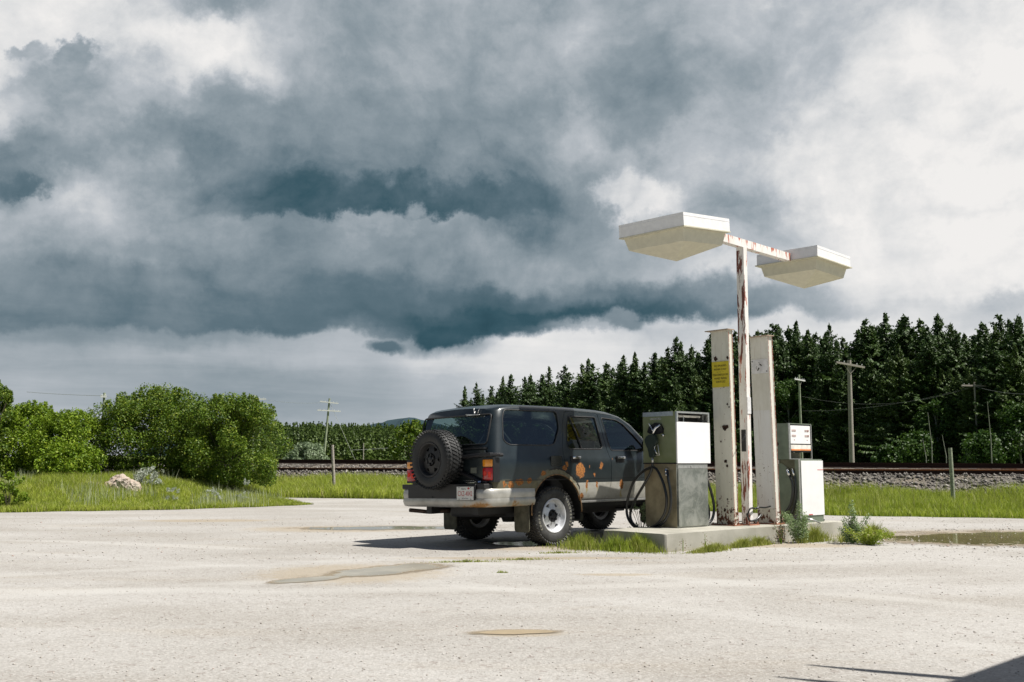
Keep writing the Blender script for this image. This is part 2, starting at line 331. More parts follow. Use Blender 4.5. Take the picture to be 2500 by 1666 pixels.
M_weed=m_leaf('roadside_weed_leaf',(.14,.21,.08),(.24,.33,.15),(.42,.48,.30),.25,6)
M_grass=m_leaf('grass_blade',(.24,.32,.03),(.40,.46,.06),(.56,.57,.20),.34,2.2,dry=.10)
M_grass2=m_leaf('grass_blade_lush',(.19,.27,.02),(.34,.41,.045),(.52,.54,.16),.34,2.0,dry=.08)
M_seed=m_leaf('pale_seed_head',(.34,.38,.22),(.46,.50,.32),(.58,.60,.45),.3,5)
M_grassdry=m_leaf('grass_blade_dry',(.20,.25,.03),(.31,.34,.07),(.44,.41,.16),.3,6)
M_needle=m_leaf('spruce_needle',(.034,.070,.016),(.056,.104,.024),(.082,.132,.032),.12,.30)
M_needle2=m_leaf('pine_needle',(.042,.082,.018),(.068,.118,.026),(.10,.150,.036),.12,.30)
M_aspen=m_leaf('aspen_leaf',(.030,.075,.011),(.058,.115,.016),(.095,.155,.024),.2,.5)
M_farwood=m_leaf('far_wood_needle',(.050,.088,.016),(.085,.135,.024),(.13,.18,.038),.15,.06)
M_bark=simple('bark',(.09,.07,.055),.95,var=.3,scale=10)
M_birch=simple('birch_bark',(.26,.27,.22),.8,var=.25,scale=6)
def m_ground():
    m,t=mat('meadow_soil'); o=t.obj(); n=t.noise(o,.5,5,.6); f=t.noise(o,12,5,.7)
    col=t.mix(t.ss(n,.35,.65),(.07,.10,.02),(.10,.13,.03)); col=t.mix(t.ss(f,.5,.75),col,(.15,.13,.07)); t.out(t.pbsdf(col,.95,0,t.bump(f,.5,.05),0,.2)); return m
M_soil=m_ground()
def m_ballast():
    m,t=mat('ballast_stone'); o=t.obj(); c=t.vor(o,16,'F1',1); g=t.sep(c)[0]; d=t.vor(o,16); n=t.noise(o,.6,4,.5)
    col=t.mix(g,(.075,.07,.06),(.20,.185,.16)); col=t.mix(t.ss(n,.4,.7),col,t.mix(.5,col,(.30,.24,.17)))
    col=t.mix(t.ss(d,.55,.85),col,(.06,.055,.045)); t.out(t.pbsdf(col,.9,0,t.bump(d,1,.05),0,.3)); return m
M_ballast=m_ballast()
def m_water(name,c):
    m,t=mat(name); o=t.obj(); n=t.noise(o,1.5,4,.6); col=t.mix(t.ss(n,.35,.65),tuple(v*.85 for v in c),tuple(v*1.15 for v in c))
    t.out(t.pbsdf(col,.06,0,t.bump(t.noise(o,9,3,.5),.015,.01),0,.5)); return m
M_pudG=m_water('silty_green_water',(.14,.125,.05)); M_pudC=m_water('silty_grey_water',(.24,.235,.19)); M_mud=simple('damp_mud',(.30,.24,.155),.8,var=.2,scale=10,bump=.01)
# ================================================================== GROUND
def sheet(name,poly,z,m,kind='structure'):
    b=B(); vs=[b.b.verts.new((x,y,z)) for x,y in poly]; f=b.b.faces.new(vs)
    bmesh.ops.triangulate(b.b,faces=[f]); o=b.obj(name,m); tag(o,kind=kind); return o
def jag(poly,step,amp,seed):
    r=random.Random(seed); out=[]
    for i in range(len(poly)):
        a=Vector(poly[i]); c=Vector(poly[(i+1)%len(poly)]); L=(c-a).length; n=max(1,int(L/step)) if L<60 else 1
        for k in range(n):
            p=a.lerp(c,k/n); nrm=Vector((-(c-a).y,(c-a).x)).normalized(); out.append(tuple(p+nrm*r.uniform(-amp,amp)*(1 if L<60 else 0)))
    return out
sheet('ground',[(-900,-200),(900,-200),(900,1200),(-900,1200)],-.012,M_soil)
LOT=[(-45,-30),(45,-30),(45,12.5),(14,18.0),(9.76,19.25),(7.9,19.85),(6.5,20.35),(5.0,21.3),(2,24.6),(-3.2,29.2),(-6.9,30.4),(-14,33.5),(-14.6,32.6),(-7.6,29.0),(-6.6,27.2),(-5.0,25.6),(-5.35,24.9),(-7.6,22.8),(-10.9,21.5),(-14,20.3),(-45,14)]
lotp=jag(LOT,.35,.10,3)
def inpoly(x,y,P):
    c=np.zeros(np.shape(x),bool)
    for i in range(len(P)):
        x1,y1=P[i]; x2,y2=P[(i+1)%len(P)]
        if y1==y2: continue
        c^=((y1>y)!=(y2>y))&(x<(x2-x1)*(y-y1)/(y2-y1)+x1)
    return c
sheet('gravel_lot',lotp,0,M_gravel)
def ragged(name,c,els,rough=.07):
    m,t=mat(name); o=t.obj(); x,y,z=t.sep(o); n=t.noise(o,1.7,8,.68); f=t.noise(o,14,5,.7); d0=None
    for cx,cy,ax,ay,rot in els:
        dx=t.m('SUBTRACT',x,cx); dy=t.m('SUBTRACT',y,cy); c_,s_=math.cos(rot),math.sin(rot)
        a=t.m('DIVIDE',t.m('ADD',t.m('MULTIPLY',dx,c_),t.m('MULTIPLY',dy,s_)),ax); b_=t.m('DIVIDE',t.m('SUBTRACT',t.m('MULTIPLY',dy,c_),t.m('MULTIPLY',dx,s_)),ay)
        d=t.m('SQRT',t.m('ADD',t.m('MULTIPLY',a,a),t.m('MULTIPLY',b_,b_))); d0=d if d0 is None else t.m('MINIMUM',d0,d)
    d=t.m('ADD',d0,t.m('ADD',t.m('MULTIPLY',t.m('SUBTRACT',n,.5),1.5),t.m('MULTIPLY',t.m('SUBTRACT',f,.5),.25)))
    water=t.ss(d,.93,.86); damp=t.m('MULTIPLY',t.ss(d,1.25,.9),.75)
    col=t.mix(t.ss(n,.35,.65),tuple(v*.85 for v in c),tuple(v*1.15 for v in c)); col=t.mix(water,t.mix(f,(.20,.155,.10),(.30,.25,.17)),col)
    b=t.pbsdf(col,t.mix(water,(.8,)*3,(rough,)*3),0,t.bump(t.noise(o,9,3,.5),.012,.01),0,.5); tr=t.n('ShaderNodeBsdfTransparent'); mx=t.n('ShaderNodeMixShader'); t.put(mx.inputs[0],t.m('MAXIMUM',water,damp)); t.t.links.new(tr.outputs[0],mx.inputs[1]); t.t.links.new(b,mx.inputs[2]); t.out(mx.outputs[0]); return m
def puddle(name,pts,m,z=.005,seed=1,amp=.03):
    P=rounded(pts,.6,6); return sheet(name,jag(P,.06,amp,seed),z,m)
def pool(name,els,c,pad=1.7,rough=.07):
    xs_=[v for e in els for v in (e[0]-max(e[2],e[3])*pad,e[0]+max(e[2],e[3])*pad)]; ys_=[v for e in els for v in (e[1]-max(e[2],e[3])*pad,e[1]+max(e[2],e[3])*pad)]
    return sheet('puddle_water',[(min(xs_),min(ys_)),(max(xs_),min(ys_)),(max(xs_),max(ys_)),(min(xs_),max(ys_))],.0045,ragged(name,c,els,rough))
pool('silty_green_water',[(8.6,14.2,3.2,1.5,0),(6.6,14.4,1.6,.9,.5)],(.20,.18,.085))
pool('silty_grey_water',[(-1.25,10.15,.80,.33,.85),(-1.85,9.35,.42,.16,.8)],(.35,.32,.255),rough=.22)
pool('silty_grey_water_far',[(-1.9,16.5,1.5,.45,.1)],(.25,.24,.19))
pool('silty_water_under_vehicle',[(.45,13.3,.85,.4,-.2)],(.12,.11,.08))
sheet('mud_patch',[(-.6,6.2),(.65,6.2),(.65,6.8),(-.6,6.8)],.0045,ragged('damp_mud_patch',(.30,.24,.155),[(.02,6.48,.26,.085,.12)],.8))
# pebbles strewn over the lot
rng=np.random.default_rng(5)
def pebbles(name,n,region,smin,smax,m,zf=None,seed=0,flat=.6):
    r=np.random.default_rng(seed); x,y=region(r,n); n=len(x)
    s=smin*(smax/smin)**(r.random(n)**2.2); oct_=np.array([(1,0,0),(0,1,0),(-1,0,0),(0,-1,0),(0,0,1),(0,0,-1)],float)
    V=oct_[None]*(1+r.uniform(-.35,.35,(n,6,1))); a=r.random(n)*6.28; c,s_=np.cos(a),np.sin(a)
    vx=V[...,0]*c[:,None]-V[...,1]*s_[:,None]; vy=V[...,0]*s_[:,None]+V[...,1]*c[:,None]
    V=np.stack([vx,vy,V[...,2]*flat],-1)*s[:,None,None]; z=zf(x,y) if zf else 0
    V+=np.stack([x,y,np.broadcast_to(z,x.shape)+s*flat*.35],-1)[:,None,:]
    F=np.array([(0,1,4),(1,2,4),(2,3,4),(3,0,4),(1,0,5),(2,1,5),(3,2,5),(0,3,5)]); FF=(F[None]+np.arange(n)[:,None,None]*6).reshape(-1,3)
    return tag(link(name,np_mesh(name,V.reshape(-1,3),FF,3),m),kind='stuff')
def reg_near(r,n):
    y=4.7+ (13-4.7)*r.random(n)**1.3; x=(r.random(n)*2-1)*(.56*y+.3); k=inpoly(x,y,lotp); return x[k],y[k]
def m_peb():
    m,t=mat('pebble'); g=t.n('ShaderNodeNewGeometry'); r=t.noise(g.outputs['Position'],9,2,.5)
    col=t.ramp(g.outputs['Random Per Island'],[(0,(.27,.24,.21)),(.10,(.36,.33,.29)),(.6,(.44,.41,.37)),(.9,(.54,.52,.49)),(1,(.38,.25,.20))]); t.out(t.pbsdf(col,.85,0,None,0,.3)); return m
M_peb=m_peb()
pebbles('loose_pebbles',9000,reg_near,.002,.009,M_peb,seed=11)
def reg_mid(r,n):
    y=r.uniform(11,20,n); x=(r.random(n)*2-1)*(.56*y); k=inpoly(x,y,lotp); return x[k],y[k]
pebbles('loose_stones',3500,reg_mid,.006,.016,M_peb,seed=12)
def reg_pud(r,n):
    a=r.random(n)*6.28; q=1+r.normal(0,.10,n); return 8.6+3.6*np.cos(a)*q,14.25+1.9*np.sin(a)*q
pebbles('puddle_edge_stones',900,reg_pud,.008,.026,M_peb,seed=13)
# ================================================================== RAILWAY
L0=Vector((13.4,26.0)); LD=Vector((-.888,.46)).normalized(); LN=Vector((.46,.888)).normalized()
def rp(s,o,z): p=L0+LD*s+LN*o; return (p.x,p.y,z)
SS=np.linspace(-30,95,80)
def zn(s): return .88-.0009*max(0,s)
def zfar(s): return 1.03+.0055*min(max(0,s),26)
def strip(b,prof):
    vs=[];n=len(prof(0))
    for s in SS: vs+= [rp(s,o,z) for o,z in prof(s)]
    b.add(vs,[(i*n+k,i*n+k+1,(i+1)*n+k+1,(i+1)*n+k) for i in range(len(SS)-1) for k in range(n-1)])
b=B(); strip(b,lambda s:[(-4.4,-.02),(-3.4,.10),(-2.5,.25),(-.62,zn(s)-.17),(0,zn(s)-.155),(1.5,zfar(s)-.15),(2.2,zfar(s)-.16),(4.5,.2),(5.5,-.02)])
tag(b.obj('railway_embankment',M_ballast),kind='structure')
trk=empty('railway_track',rp(0,0,.7),label='rusty railway track running across behind the lot on its stone embankment',cat='railway track')
def rail(o,zf):
    b=B(); prof=[(-.07,-.15),(-.07,-.135),(-.012,-.115),(-.012,-.045),(-.036,-.035),(-.036,0),(.036,0),(.036,-.035),(.012,-.045),(.012,-.115),(.07,-.135),(.07,-.15)]
    strip(b,lambda s:[(o+a,zf(s)+c) for a,c in prof]); q=b.obj('rail',M_steelrail); q.parent=trk; q.matrix_parent_inverse=Matrix.Translation(trk.location).inverted(); return q
rail(0,zn); rail(1.5,zfar)
b=B()
for i in range(170):
    s=-28+i*.6; a0,z0,a1,z1=-.5,zn(s)-.155,2.0,zfar(s)-.15; sl_=(z1-z0)/1.5; zz=lambda o:z0+sl_*o
    p=[rp(s-.11,a0,zz(a0)),rp(s+.11,a0,zz(a0)),rp(s+.11,a1,zz(a1)),rp(s-.11,a1,zz(a1))]
    b.add([(x,y,z-.12) for x,y,z in p]+[(x,y,z+.012) for x,y,z in p],[(0,1,5,4),(1,2,6,5),(2,3,7,6),(3,0,4,7),(4,5,6,7)])
q=b.obj('sleepers',M_tie); q.parent=trk; q.matrix_parent_inverse=Matrix.Translation(trk.location).inverted(); tag(q,kind='stuff')
def reg_bal(r,n):
    s=r.uniform(-9,45,n); o=np.concatenate([r.uniform(-2.6,-.1,int(n*.75)),r.uniform(.1,1.4,n-int(n*.75))]); s=np.where((o>0)&(s<12),s+30,s); return L0.x+LD.x*s+LN.x*o,L0.y+LD.y*s+LN.y*o
def bal_z(x,y):
    o=(x-L0.x)*LN.x+(y-L0.y)*LN.y; s=(x-L0.x)*LD.x+(y-L0.y)*LD.y
    return np.interp(o,[-3.4,-2.5,-.62,0,1.5],[.10,.25,.71,.725,.9])+np.where(o>0,.05*np.clip(s/26,0,1)*o,0)
m,t=mat('ballast_rock'); g=t.n('ShaderNodeNewGeometry'); t.out(t.pbsdf(t.ramp(g.outputs['Random Per Island'],[(0,(.045,.042,.035)),(.4,(.11,.10,.09)),(.8,(.20,.185,.165)),(1,(.36,.34,.30))]),.9,0,None,0,.25)); M_balr=m
pebbles('ballast_stones',16000,reg_bal,.025,.08,M_balr,bal_z,seed=21,flat=.8)
# ================================================================== GRASS
def sst(v,a,b):
    t=np.clip((v-a)/(b-a),0,1); return t*t*(3-2*t)
def terr(x,y):
    x=np.asarray(x,float); y=np.asarray(y,float); o=(x-L0.x)*LN.x+(y-L0.y)*LN.y
    d=(y-21.7-.42*(x+10.9))*.92; bank=.46*sst(d,-.1,3.6)*sst(x,-6.9,-8.8)*(1-sst(y+.10*x,29.2,31.5))
    return np.maximum(np.interp(o,[-4.4,-3.4,-2.5,-.62],[0,.10,.25,.7]),bank)
def TZ(x,y): return float(terr(x,y))
_bx=np.linspace(-44,-4,90); _by=np.linspace(10,36,70); b=B(); _v=[(x,y,TZ(x,y)-.018) for y in _by for x in _bx]
b.add(_v,[(j*90+i,j*90+i+1,(j+1)*90+i+1,(j+1)*90+i) for j in range(69) for i in range(89) if max(_v[j*90+i][2],_v[(j+1)*90+i+1][2],_v[j*90+i+1][2],_v[(j+1)*90+i][2])>-.017 and (_v[j*90+i][0]-L0.x)*LN.x+(_v[j*90+i][1]-L0.y)*LN.y<-3.6])
tag(b.obj('meadow_bank',M_soil,None,True),kind='structure')
def blades(name,x,y,z,h,wd,m,seed,lean=.8,label=None):
    r=np.random.default_rng(seed); n=len(x); h=h*r.uniform(.5,1.15,n); a=r.random(n)*6.28; b_=r.random(n)*6.28; le=h*lean*r.random(n)
    c,s=np.cos(a)*wd,np.sin(a)*wd; dx,dy=np.cos(b_)*le,np.sin(b_)*le
    V=np.empty((n,5,3)); V[:,0]=np.stack([x-c,y-s,z],-1); V[:,1]=np.stack([x+c,y+s,z],-1)
    V[:,2]=np.stack([x-c*.7+dx*.35,y-s*.7+dy*.35,z+h*.6],-1); V[:,3]=np.stack([x+c*.7+dx*.35,y+s*.7+dy*.35,z+h*.6],-1); V[:,4]=np.stack([x+dx,y+dy,z+h],-1)
    F=np.array([(0,1,3),(0,3,2),(2,3,4)]); FF=(F[None]+np.arange(n)[:,None,None]*5).reshape(-1,3)
    o=link(name,np_mesh(name,V.reshape(-1,3),FF,3),m); return tag(o,label,kind='stuff')
def patchy(x,y,f=.8,s=0): return .5+.25*(np.sin(x*f+s)+np.sin(y*f*1.3+2*s)*.7+np.sin((x+y)*f*2.1+s)*.5)
def field(n,x0,x1,y0,y1,omax,seed,cond=None):
    r=np.random.default_rng(seed); x=r.uniform(x0,x1,n); y=r.uniform(y0,y1,n)
    o=(x-L0.x)*LN.x+(y-L0.y)*LN.y
    k=~inpoly(x,y,lotp)&(o<omax)&(np.abs(x)<.58*y+1)
    if cond is not None: k&=cond(x,y)
    return x[k],y[k]
x,y=field(260000,-17,-4.5,19.5,30,-2.0,31); ht=(.10+.24*patchy(x,y,1.1,1)*np.clip((y-21-(x+10.9)*.45)/3,.25,1.2))*np.clip((-4.7-x)/2.2,.25,1)
blades('meadow_grass',x,y,terr(x,y),ht,.0065,M_grass,32)
x,y=field(120000,-12,1.5,27,36.5,-1.9,33,lambda x,y:y>-.45*x+24.5); ht=.26+.22*patchy(x,y,1.3,2); blades('verge_grass',x,y,terr(x,y),ht,.009,M_grass,34)
x,y=field(190000,1.0,18,17.5,29.5,-2.3,35); ht=.13+.2*patchy(x,y,1.9,3)*np.clip((y-(22.9-.36*x))/1.2,.35,1.3); blades('trackside_grass',x,y,terr(x,y),ht,.0065,M_grass2,36)
x,y=field(4500,-13,-5,22.5,28,-2.0,37,lambda x,y:patchy(x,y,2.2,4)>.55); blades('pale_seed_grass',x,y,terr(x,y),.42,.005,M_seed,38,.3)
x,y=field(5000,0,16,18.5,28,-2.3,39,lambda x,y:patchy(x,y,2.0,5)>.5); blades('tall_seed_stems',x,y,terr(x,y),.6,.005,M_grassdry,40,.6)
def tuft(name,spots,n,h,m,seed,label,wd=.004,lean=.6):
    r=np.random.default_rng(seed); X=[];Y=[];H=[]
    for cx,cy,rx,ry,rot,k in spots:
        q=int(n*k); a=r.random(q)*6.28; d=np.abs(r.normal(0,.55,q)); px=np.cos(a)*d*rx; py=np.sin(a)*d*ry; c,s=math.cos(rot),math.sin(rot)
        X.append(cx+px*c-py*s); Y.append(cy+px*s+py*c); H.append(h*np.clip(1.15-.55*d,.25,1.2)*r.uniform(.5,1.2,q))
    X,Y,H=map(np.concatenate,(X,Y,H)); return blades(name,X,Y,X*0,H,wd,m,seed,lean,label)
ISA=R(41); e1=Vector((math.cos(ISA),math.sin(ISA))); e2=Vector((-math.sin(ISA),math.cos(ISA))); IC=Vector((1.835,12.085)); IH=.215
def ip(a,b_): p=IC+e1*a+e2*b_; return p.x,p.y
tuft('grass_clump',[(*ip(-.10,.38),.10,.40,ISA,1),(*ip(-.28,.55),.20,.38,ISA,.6),(*ip(-.35,1.05),.28,.38,ISA,.7)],1000,.19,M_grass2,51,None)
tuft('dry_grass_clump',[(*ip(-.15,.40),.16,.5,ISA,1),(*ip(-.4,.95),.35,.4,ISA,.8)],600,.16,M_grassdry,58,None)
tuft('grass_clump',[(*ip(.48,-.26),.34,.10,ISA,1),(*ip(.75,-.18),.20,.08,ISA,.5)],1500,.085,M_grassdry,52,None,lean=1.2)
tuft('grass_clump',[(*ip(1.30,-.14),.30,.08,ISA,.8),(*ip(1.72,-.10),.30,.08,ISA,.8)],1400,.11,M_grassdry,53,None,lean=1.2)
tuft('grass_clump',[(*ip(2.75,-.25),.35,.12,ISA,.7),(*ip(3.35,-.55),.42,.16,ISA,1),(*ip(3.9,-.5),.4,.16,ISA,.8)],1800,.20,M_grassdry,54,None,lean=.9)
tuft('sparse_grass',[(-.5,10.95,.5,.06,.15,.4),(.1,11.2,.5,.06,.1,.3),(.55,12.0,.35,.08,.2,.3),(-.1,9.9,.1,.02,0,.05)],900,.03,M_grassdry,55,None,lean=1.5)
# ================================================================== PLANTS
def leaf_cloud(r,centers,rad,n,ls,up=.3,asp=.5):
    c=np.array(centers); k=r.integers(0,len(c),n); d=r.normal(size=(n,3)); d/=np.linalg.norm(d,axis=1)[:,None]
    rr=np.array(rad)[k]; P=c[k]+d*(rr*(.35+.75*r.random(n)**.6))[:,None]
    nr=d*.6+r.normal(size=(n,3))*.7; nr[:,2]+=up; nr/=np.linalg.norm(nr,axis=1)[:,None]
    t=np.cross(nr,r.normal(size=(n,3))); t/=np.linalg.norm(t,axis=1)[:,None]; s=np.cross(nr,t); L=ls*r.uniform(.6,1.3,n)[:,None]
    V=np.stack([P-t*L*.5,P+s*L*asp*.5,P+t*L*.5,P-s*L*asp*.5],1).reshape(-1,3); F=np.arange(n*4).reshape(-1,4); return V,F
def shrub(name,loc,rx,ry,h,nl,ls,m,seed,label,cat='shrub',group=None,nclump=150,stem=True,topshoots=26,asp=.5,low=.12,crown='foliage'):
    r=np.random.default_rng(seed); root=empty(name,loc,label=label,cat=cat,group=group)
    cs=[];rd=[]
    for i in range(nclump):
        a=r.random()*6.28; u=r.random()**.5; f=r.uniform(low,1)
        prof=math.sqrt(max(0,1-max(0,(f-.5)/.5)**2.2))*(.72+.28*min(1,f/.45))
        cs.append((math.cos(a)*u*rx*prof,math.sin(a)*u*ry*prof,h*f*.93)); rd.append(r.uniform(.13,.24)*min(rx,h)*.9)
    for i in range(topshoots):
        a=r.random()*6.28; u=r.random()**.5*.85; f=math.sqrt(max(0,1-u**2.4)); z=h*(.5+.5*f)
        for k in range(3): cs.append((math.cos(a)*u*rx,math.sin(a)*u*ry,z-.04*h+k*.035*h)); rd.append(.035*h*(1-.22*k))
    wts=np.array(rd)**1.6; wts/=wts.sum(); idx=r.choice(len(cs),nl,p=wts); 
    c=np.array(cs)[idx]; V,F=leaf_cloud(r,c,np.array(rd)[idx],nl,ls,asp=asp) if False else _lc(r,c,np.array(rd)[idx],ls,asp)
    link(crown,np_mesh(name+'_leaves',V,F,4),m,root)
    if stem:
        b=B()
        for i in range(9):
            a=r.random()*6.28; q=r.uniform(.3,.7); tx,ty=math.cos(a)*rx*q,math.sin(a)*ry*q; b.tube([(tx*.08,ty*.08,-.03),(tx*.35,ty*.35,h*.35),(tx,ty,h*.8)],[.018*h/2,.012*h/2,.004],5)
        b.obj('stems',M_bark,root)
    return root
def _lc(r,c,rr,ls,asp,up=.3):
    n=len(c); d=r.normal(size=(n,3)); d/=np.linalg.norm(d,axis=1)[:,None]
    P=c+d*(rr*(.3+.8*r.random(n)**.5))[:,None]; P[:,2]=np.maximum(P[:,2],.02)
    nr=d*.6+r.normal(size=(n,3))*.7; nr[:,2]+=up; nr/=np.linalg.norm(nr,axis=1)[:,None]
    t=np.cross(nr,r.normal(size=(n,3))); t/=np.linalg.norm(t,axis=1)[:,None]; s=np.cross(nr,t); L=(ls*r.uniform(.6,1.3,n))[:,None]
    V=np.stack([P-t*L*.5,P+s*L*asp*.5,P+t*L*.5,P-s*L*asp*.5],1).reshape(-1,3); return V,np.arange(n*4).reshape(-1,4)
shrub('large_shrub',(-7.75,27.6,.30),1.5,1.3,2.58,45000,.07,M_leafC,61,'big rounded dark green shrub nearest the open meadow, right end of the bushes')
shrub('large_shrub',(-9.9,28.1,.42),1.9,1.5,2.66,57000,.07,M_leafC,62,'tallest wide green shrub behind the pale boulder')
shrub('large_shrub',(-12.1,27.6,.42),1.3,1.2,2.0,33000,.07,M_leafB,63,'lower green shrub just left of the tallest shrub')
shrub('large_shrub',(-13.5,28.0,.42),1.3,1.2,2.28,33000,.07,M_leafB,64,'yellow green shrub in the middle of the left bushes')
shrub('large_shrub',(-14.25,26.9,.42),.85,1.0,2.8,30000,.07,M_leafC,65,'tall leafy shrub at the left edge of the photograph')
shrub('large_shrub',(-11.6,26.3,.42),.9,.8,1.15,10000,.08,M_leafB,66,'small bright shrub in front of the bushes, left of the boulder')
shrub('young_shrub',(-10.95,21.9,.02),.42,.42,.82,2200,.06,M_leafB,67,'small yellow green sapling at the grass edge, left edge of the photograph',nclump=30,topshoots=6)
shrub('silver_bush',(-9.15,25.4,.38),.42,.35,.55,1800,.08,M_silver,68,'silver leaved bush right of the pale boulder',nclump=24,topshoots=10,asp=.22)
for i,(x_,y_,h_,lb) in enumerate(((-6.75,25.4,.62,'tall silvery plant at the foot of the large right shrub'),(-7.4,25.0,.4,'short silvery plant in front of the large right shrub'),(-13.3,25.0,.6,'white tipped plant at the far left of the meadow'),(-8.2,24.3,.35,'low silvery plant amid the meadow grass'))):
    shrub('silver_plant',(x_,y_,TZ(x_,y_)),.22,.2,h_,500,.06,M_silver,70+i,lb,'plant','silvery plants in the meadow',12,False,6,.2)
# flat grey-green willow and leafy tree beyond the tracks
shrub('willow_shrub',(-13.9,68,0),1.5,1.3,2.3,7000,.22,M_sage,80,'round grey green willow bush beyond the railway left of the leaning pole')
shrub('leafy_tree',(-5.7,58,0),1.5,1.4,3.35,7500,.16,M_leafC,81,'bright green leafy tree beyond the railway beside the spare wheel','tree',None,60)
shrub('flowering_weed',(1.80,13.98,0),.22,.2,.50,900,.028,M_weed,82,'slender flowering weed seen through the hose loop of the near pump','weed',nclump=22,topshoots=12)
def weed(loc,h,rad,seed,label,m=M_weed,n=12,nl=2600,ls=.032):
    r=np.random.default_rng(seed); root=empty('leafy_weed',loc,label=label,cat='weed',group='leafy weeds by the pump island'); b=B(); P=[];RR=[]
    for i in range(n):
        a=r.random()*6.28; q=rad*r.uniform(.1,1) if i else 0; hh=h*(1 if i==0 else r.uniform(.35,.85)); tip=(math.cos(a)*q,math.sin(a)*q,hh)
        b.tube([(0,0,-.02),(tip[0]*.4,tip[1]*.4,hh*.45),tip],[.005,.004,.0015],4)
        for k in range(int(nl/n)):
            f=r.uniform(.1,1)**.8; P.append((tip[0]*f*(.6+.4*f),tip[1]*f*(.6+.4*f),hh*f)); RR.append(.095*(1.2-f)+.015)
    b.obj('stems',M_leafA,root); V,F=_lc(r,np.array(P),np.array(RR),ls,.38,.5); link('foliage',np_mesh('weed_leaves',V,F,4),m,root); return root
weed((3.86,13.55,0),.54,.36,91,'tall sage green weed in front of the far pump')
weed((4.52,13.42,0),.54,.26,92,'upright green weed standing right of the far pump')
weed((4.66,13.22,0),.24,.36,93,'low spreading green weed at the foot of the upright one',M_grass2)
weed((3.55,13.35,0),.36,.12,94,'dry brownish weed against the far corner of the concrete island',simple('dead_leaf',(.22,.16,.10),.9),5,260)
weed((*ip(.62,-.10),0),.20,.03,95,'thin seed stalk in front of the island middle',simple('seed_head',(.20,.15,.06),.9),3,70,.02)
weed((*ip(.22,-.08),0),.16,.03,96,'short seed stalk near the island front corner',simple('seed_head2',(.20,.13,.07),.9),2,40,.02)
# boulders
def boulder(loc,s,seed,label,m):
    r=random.Random(seed); bm=bmesh.new(); bmesh.ops.create_icosphere(bm,subdivisions=4,radius=1)
    from mathutils import noise as N
    for v in bm.verts:
        d=v.co.normalized(); k=1+.35*N.noise(d*1.4+Vector((seed,0,0)))+.16*N.noise(d*4+Vector((0,seed,0)))+.07*N.noise(d*11); v.co=Vector((d.x*s[0],d.y*s[1],d.z*s[2]))*k
    me=bpy.data.meshes.new('boulder'); bm.to_mesh(me); bm.free(); o=link('boulder',me,m); o.location=loc; return tag(o,label,'boulder')
def m_rock():
    m,t=mat('pinkish_limestone'); o=t.obj(); n=t.noise(o,3,7,.7); f=t.noise(o,14,6,.7); col=t.mix(t.ss(n,.35,.65),(.44,.34,.27),(.50,.44,.37)); col=t.mix(t.m('MULTIPLY',t.ss(f,.55,.7),.7),col,(.34,.19,.11))
    t.out(t.pbsdf(col,.9,0,t.bump(t.m('ADD',n,f),.8,.06),0,.3)); return m
M_rock=m_rock()
boulder((-9.75,25.0,.46),(.36,.33,.27),4,'large pale pinkish boulder in the meadow grass',M_rock)
boulder((-9.35,24.8,.44),(.2,.2,.18),9,'small pale stone against the right side of the boulder',M_rock)
boulder((-10.45,24.95,.42),(.34,.2,.16),13,'low pale stone left of the big boulder',M_rock)
boulder((-11.7,25.0,.42),(.18,.15,.2),17,'small pale rock alone in the grass far left of the boulder',M_rock)
# ================================================================== TREES
def spruce_mesh(seed,H=14,Rm=2.1,sparse=1,kind=0):
    r=np.random.default_rng(seed); P0=[];P1=[];Wd=[]
    ph=r.random(6)*6.28; bend=r.normal(size=2)*.02*H/2
    z=H*.05
    while z<H*.985:
        f=z/H; Rr=Rm*1.45*min(1,(1-f)*(1.45 if kind==0 else 1.9))**(1.0 if kind==0 else .85)*(.55+.6*r.random()) +.03
        nb=int(12*sparse)+1
        for i in range(nb):
            a=r.random()*6.28; L=Rr*r.uniform(.5,1.18)*(1+.28*math.sin(2*a+ph[0]+z*.9)+.22*math.sin(3*a+ph[1]-z*1.7)+.18*math.sin(z*2.3+ph[2])); L=max(.06,L); ca,sa=math.cos(a),math.sin(a); zb_=z+r.uniform(-.028,.028)*H*(1-f*.6); dro=(-.34*(1-f)+.16+r.uniform(-.12,.12))*L
            k=max(3,int(L/.12)); 
            for j in range(k):
                t=(j+.6)/k; bx,by=ca*L*t,sa*L*t; bz=zb_+dro*t+.18*L*t*t
                for sd in (-1,1):
                    ln=.40*(1.1-.5*t)*(.35+.65*min(1,(1-f)*3))*r.uniform(.6,1.3); aa=a+sd*r.uniform(.5,1.1)
                    P0.append((bx,by,bz)); P1.append((bx+math.cos(aa)*ln,by+math.sin(aa)*ln,bz-r.uniform(-.08,.30))); Wd.append(.06+.05*r.random())
        z+=H*.021*r.uniform(.7,1.3)
    for k in range(6): P0.append((0,0,H*(.95+.006*k))); P1.append((r.normal()*.10,r.normal()*.10,H*(.975+.006*k))); Wd.append(.06)
    P0=np.array(P0);P1=np.array(P1);Wd=np.array(Wd); d=P1-P0; s=np.cross(d,r.normal(size=d.shape)*[.4,.4,1]+[0,0,.6]); s/=np.linalg.norm(s,axis=1)[:,None]+1e-6; mid=P0+d*.45
    V=np.stack([P0,mid+s*Wd[:,None],P1,mid-s*Wd[:,None]],1).reshape(-1,3); return np_mesh('crown',V,np.arange(len(V)).reshape(-1,4),4)
def trunk_mesh(H,r0): return B().tube([(0,0,-.3),(0,0,H*.5),(0,0,H*.97)],[r0,r0*.6,.02],7).mesh('trunk')
M_needle3=m_leaf('fir_needle',(.050,.090,.018),(.082,.130,.028),(.12,.165,.04),.12,.30)
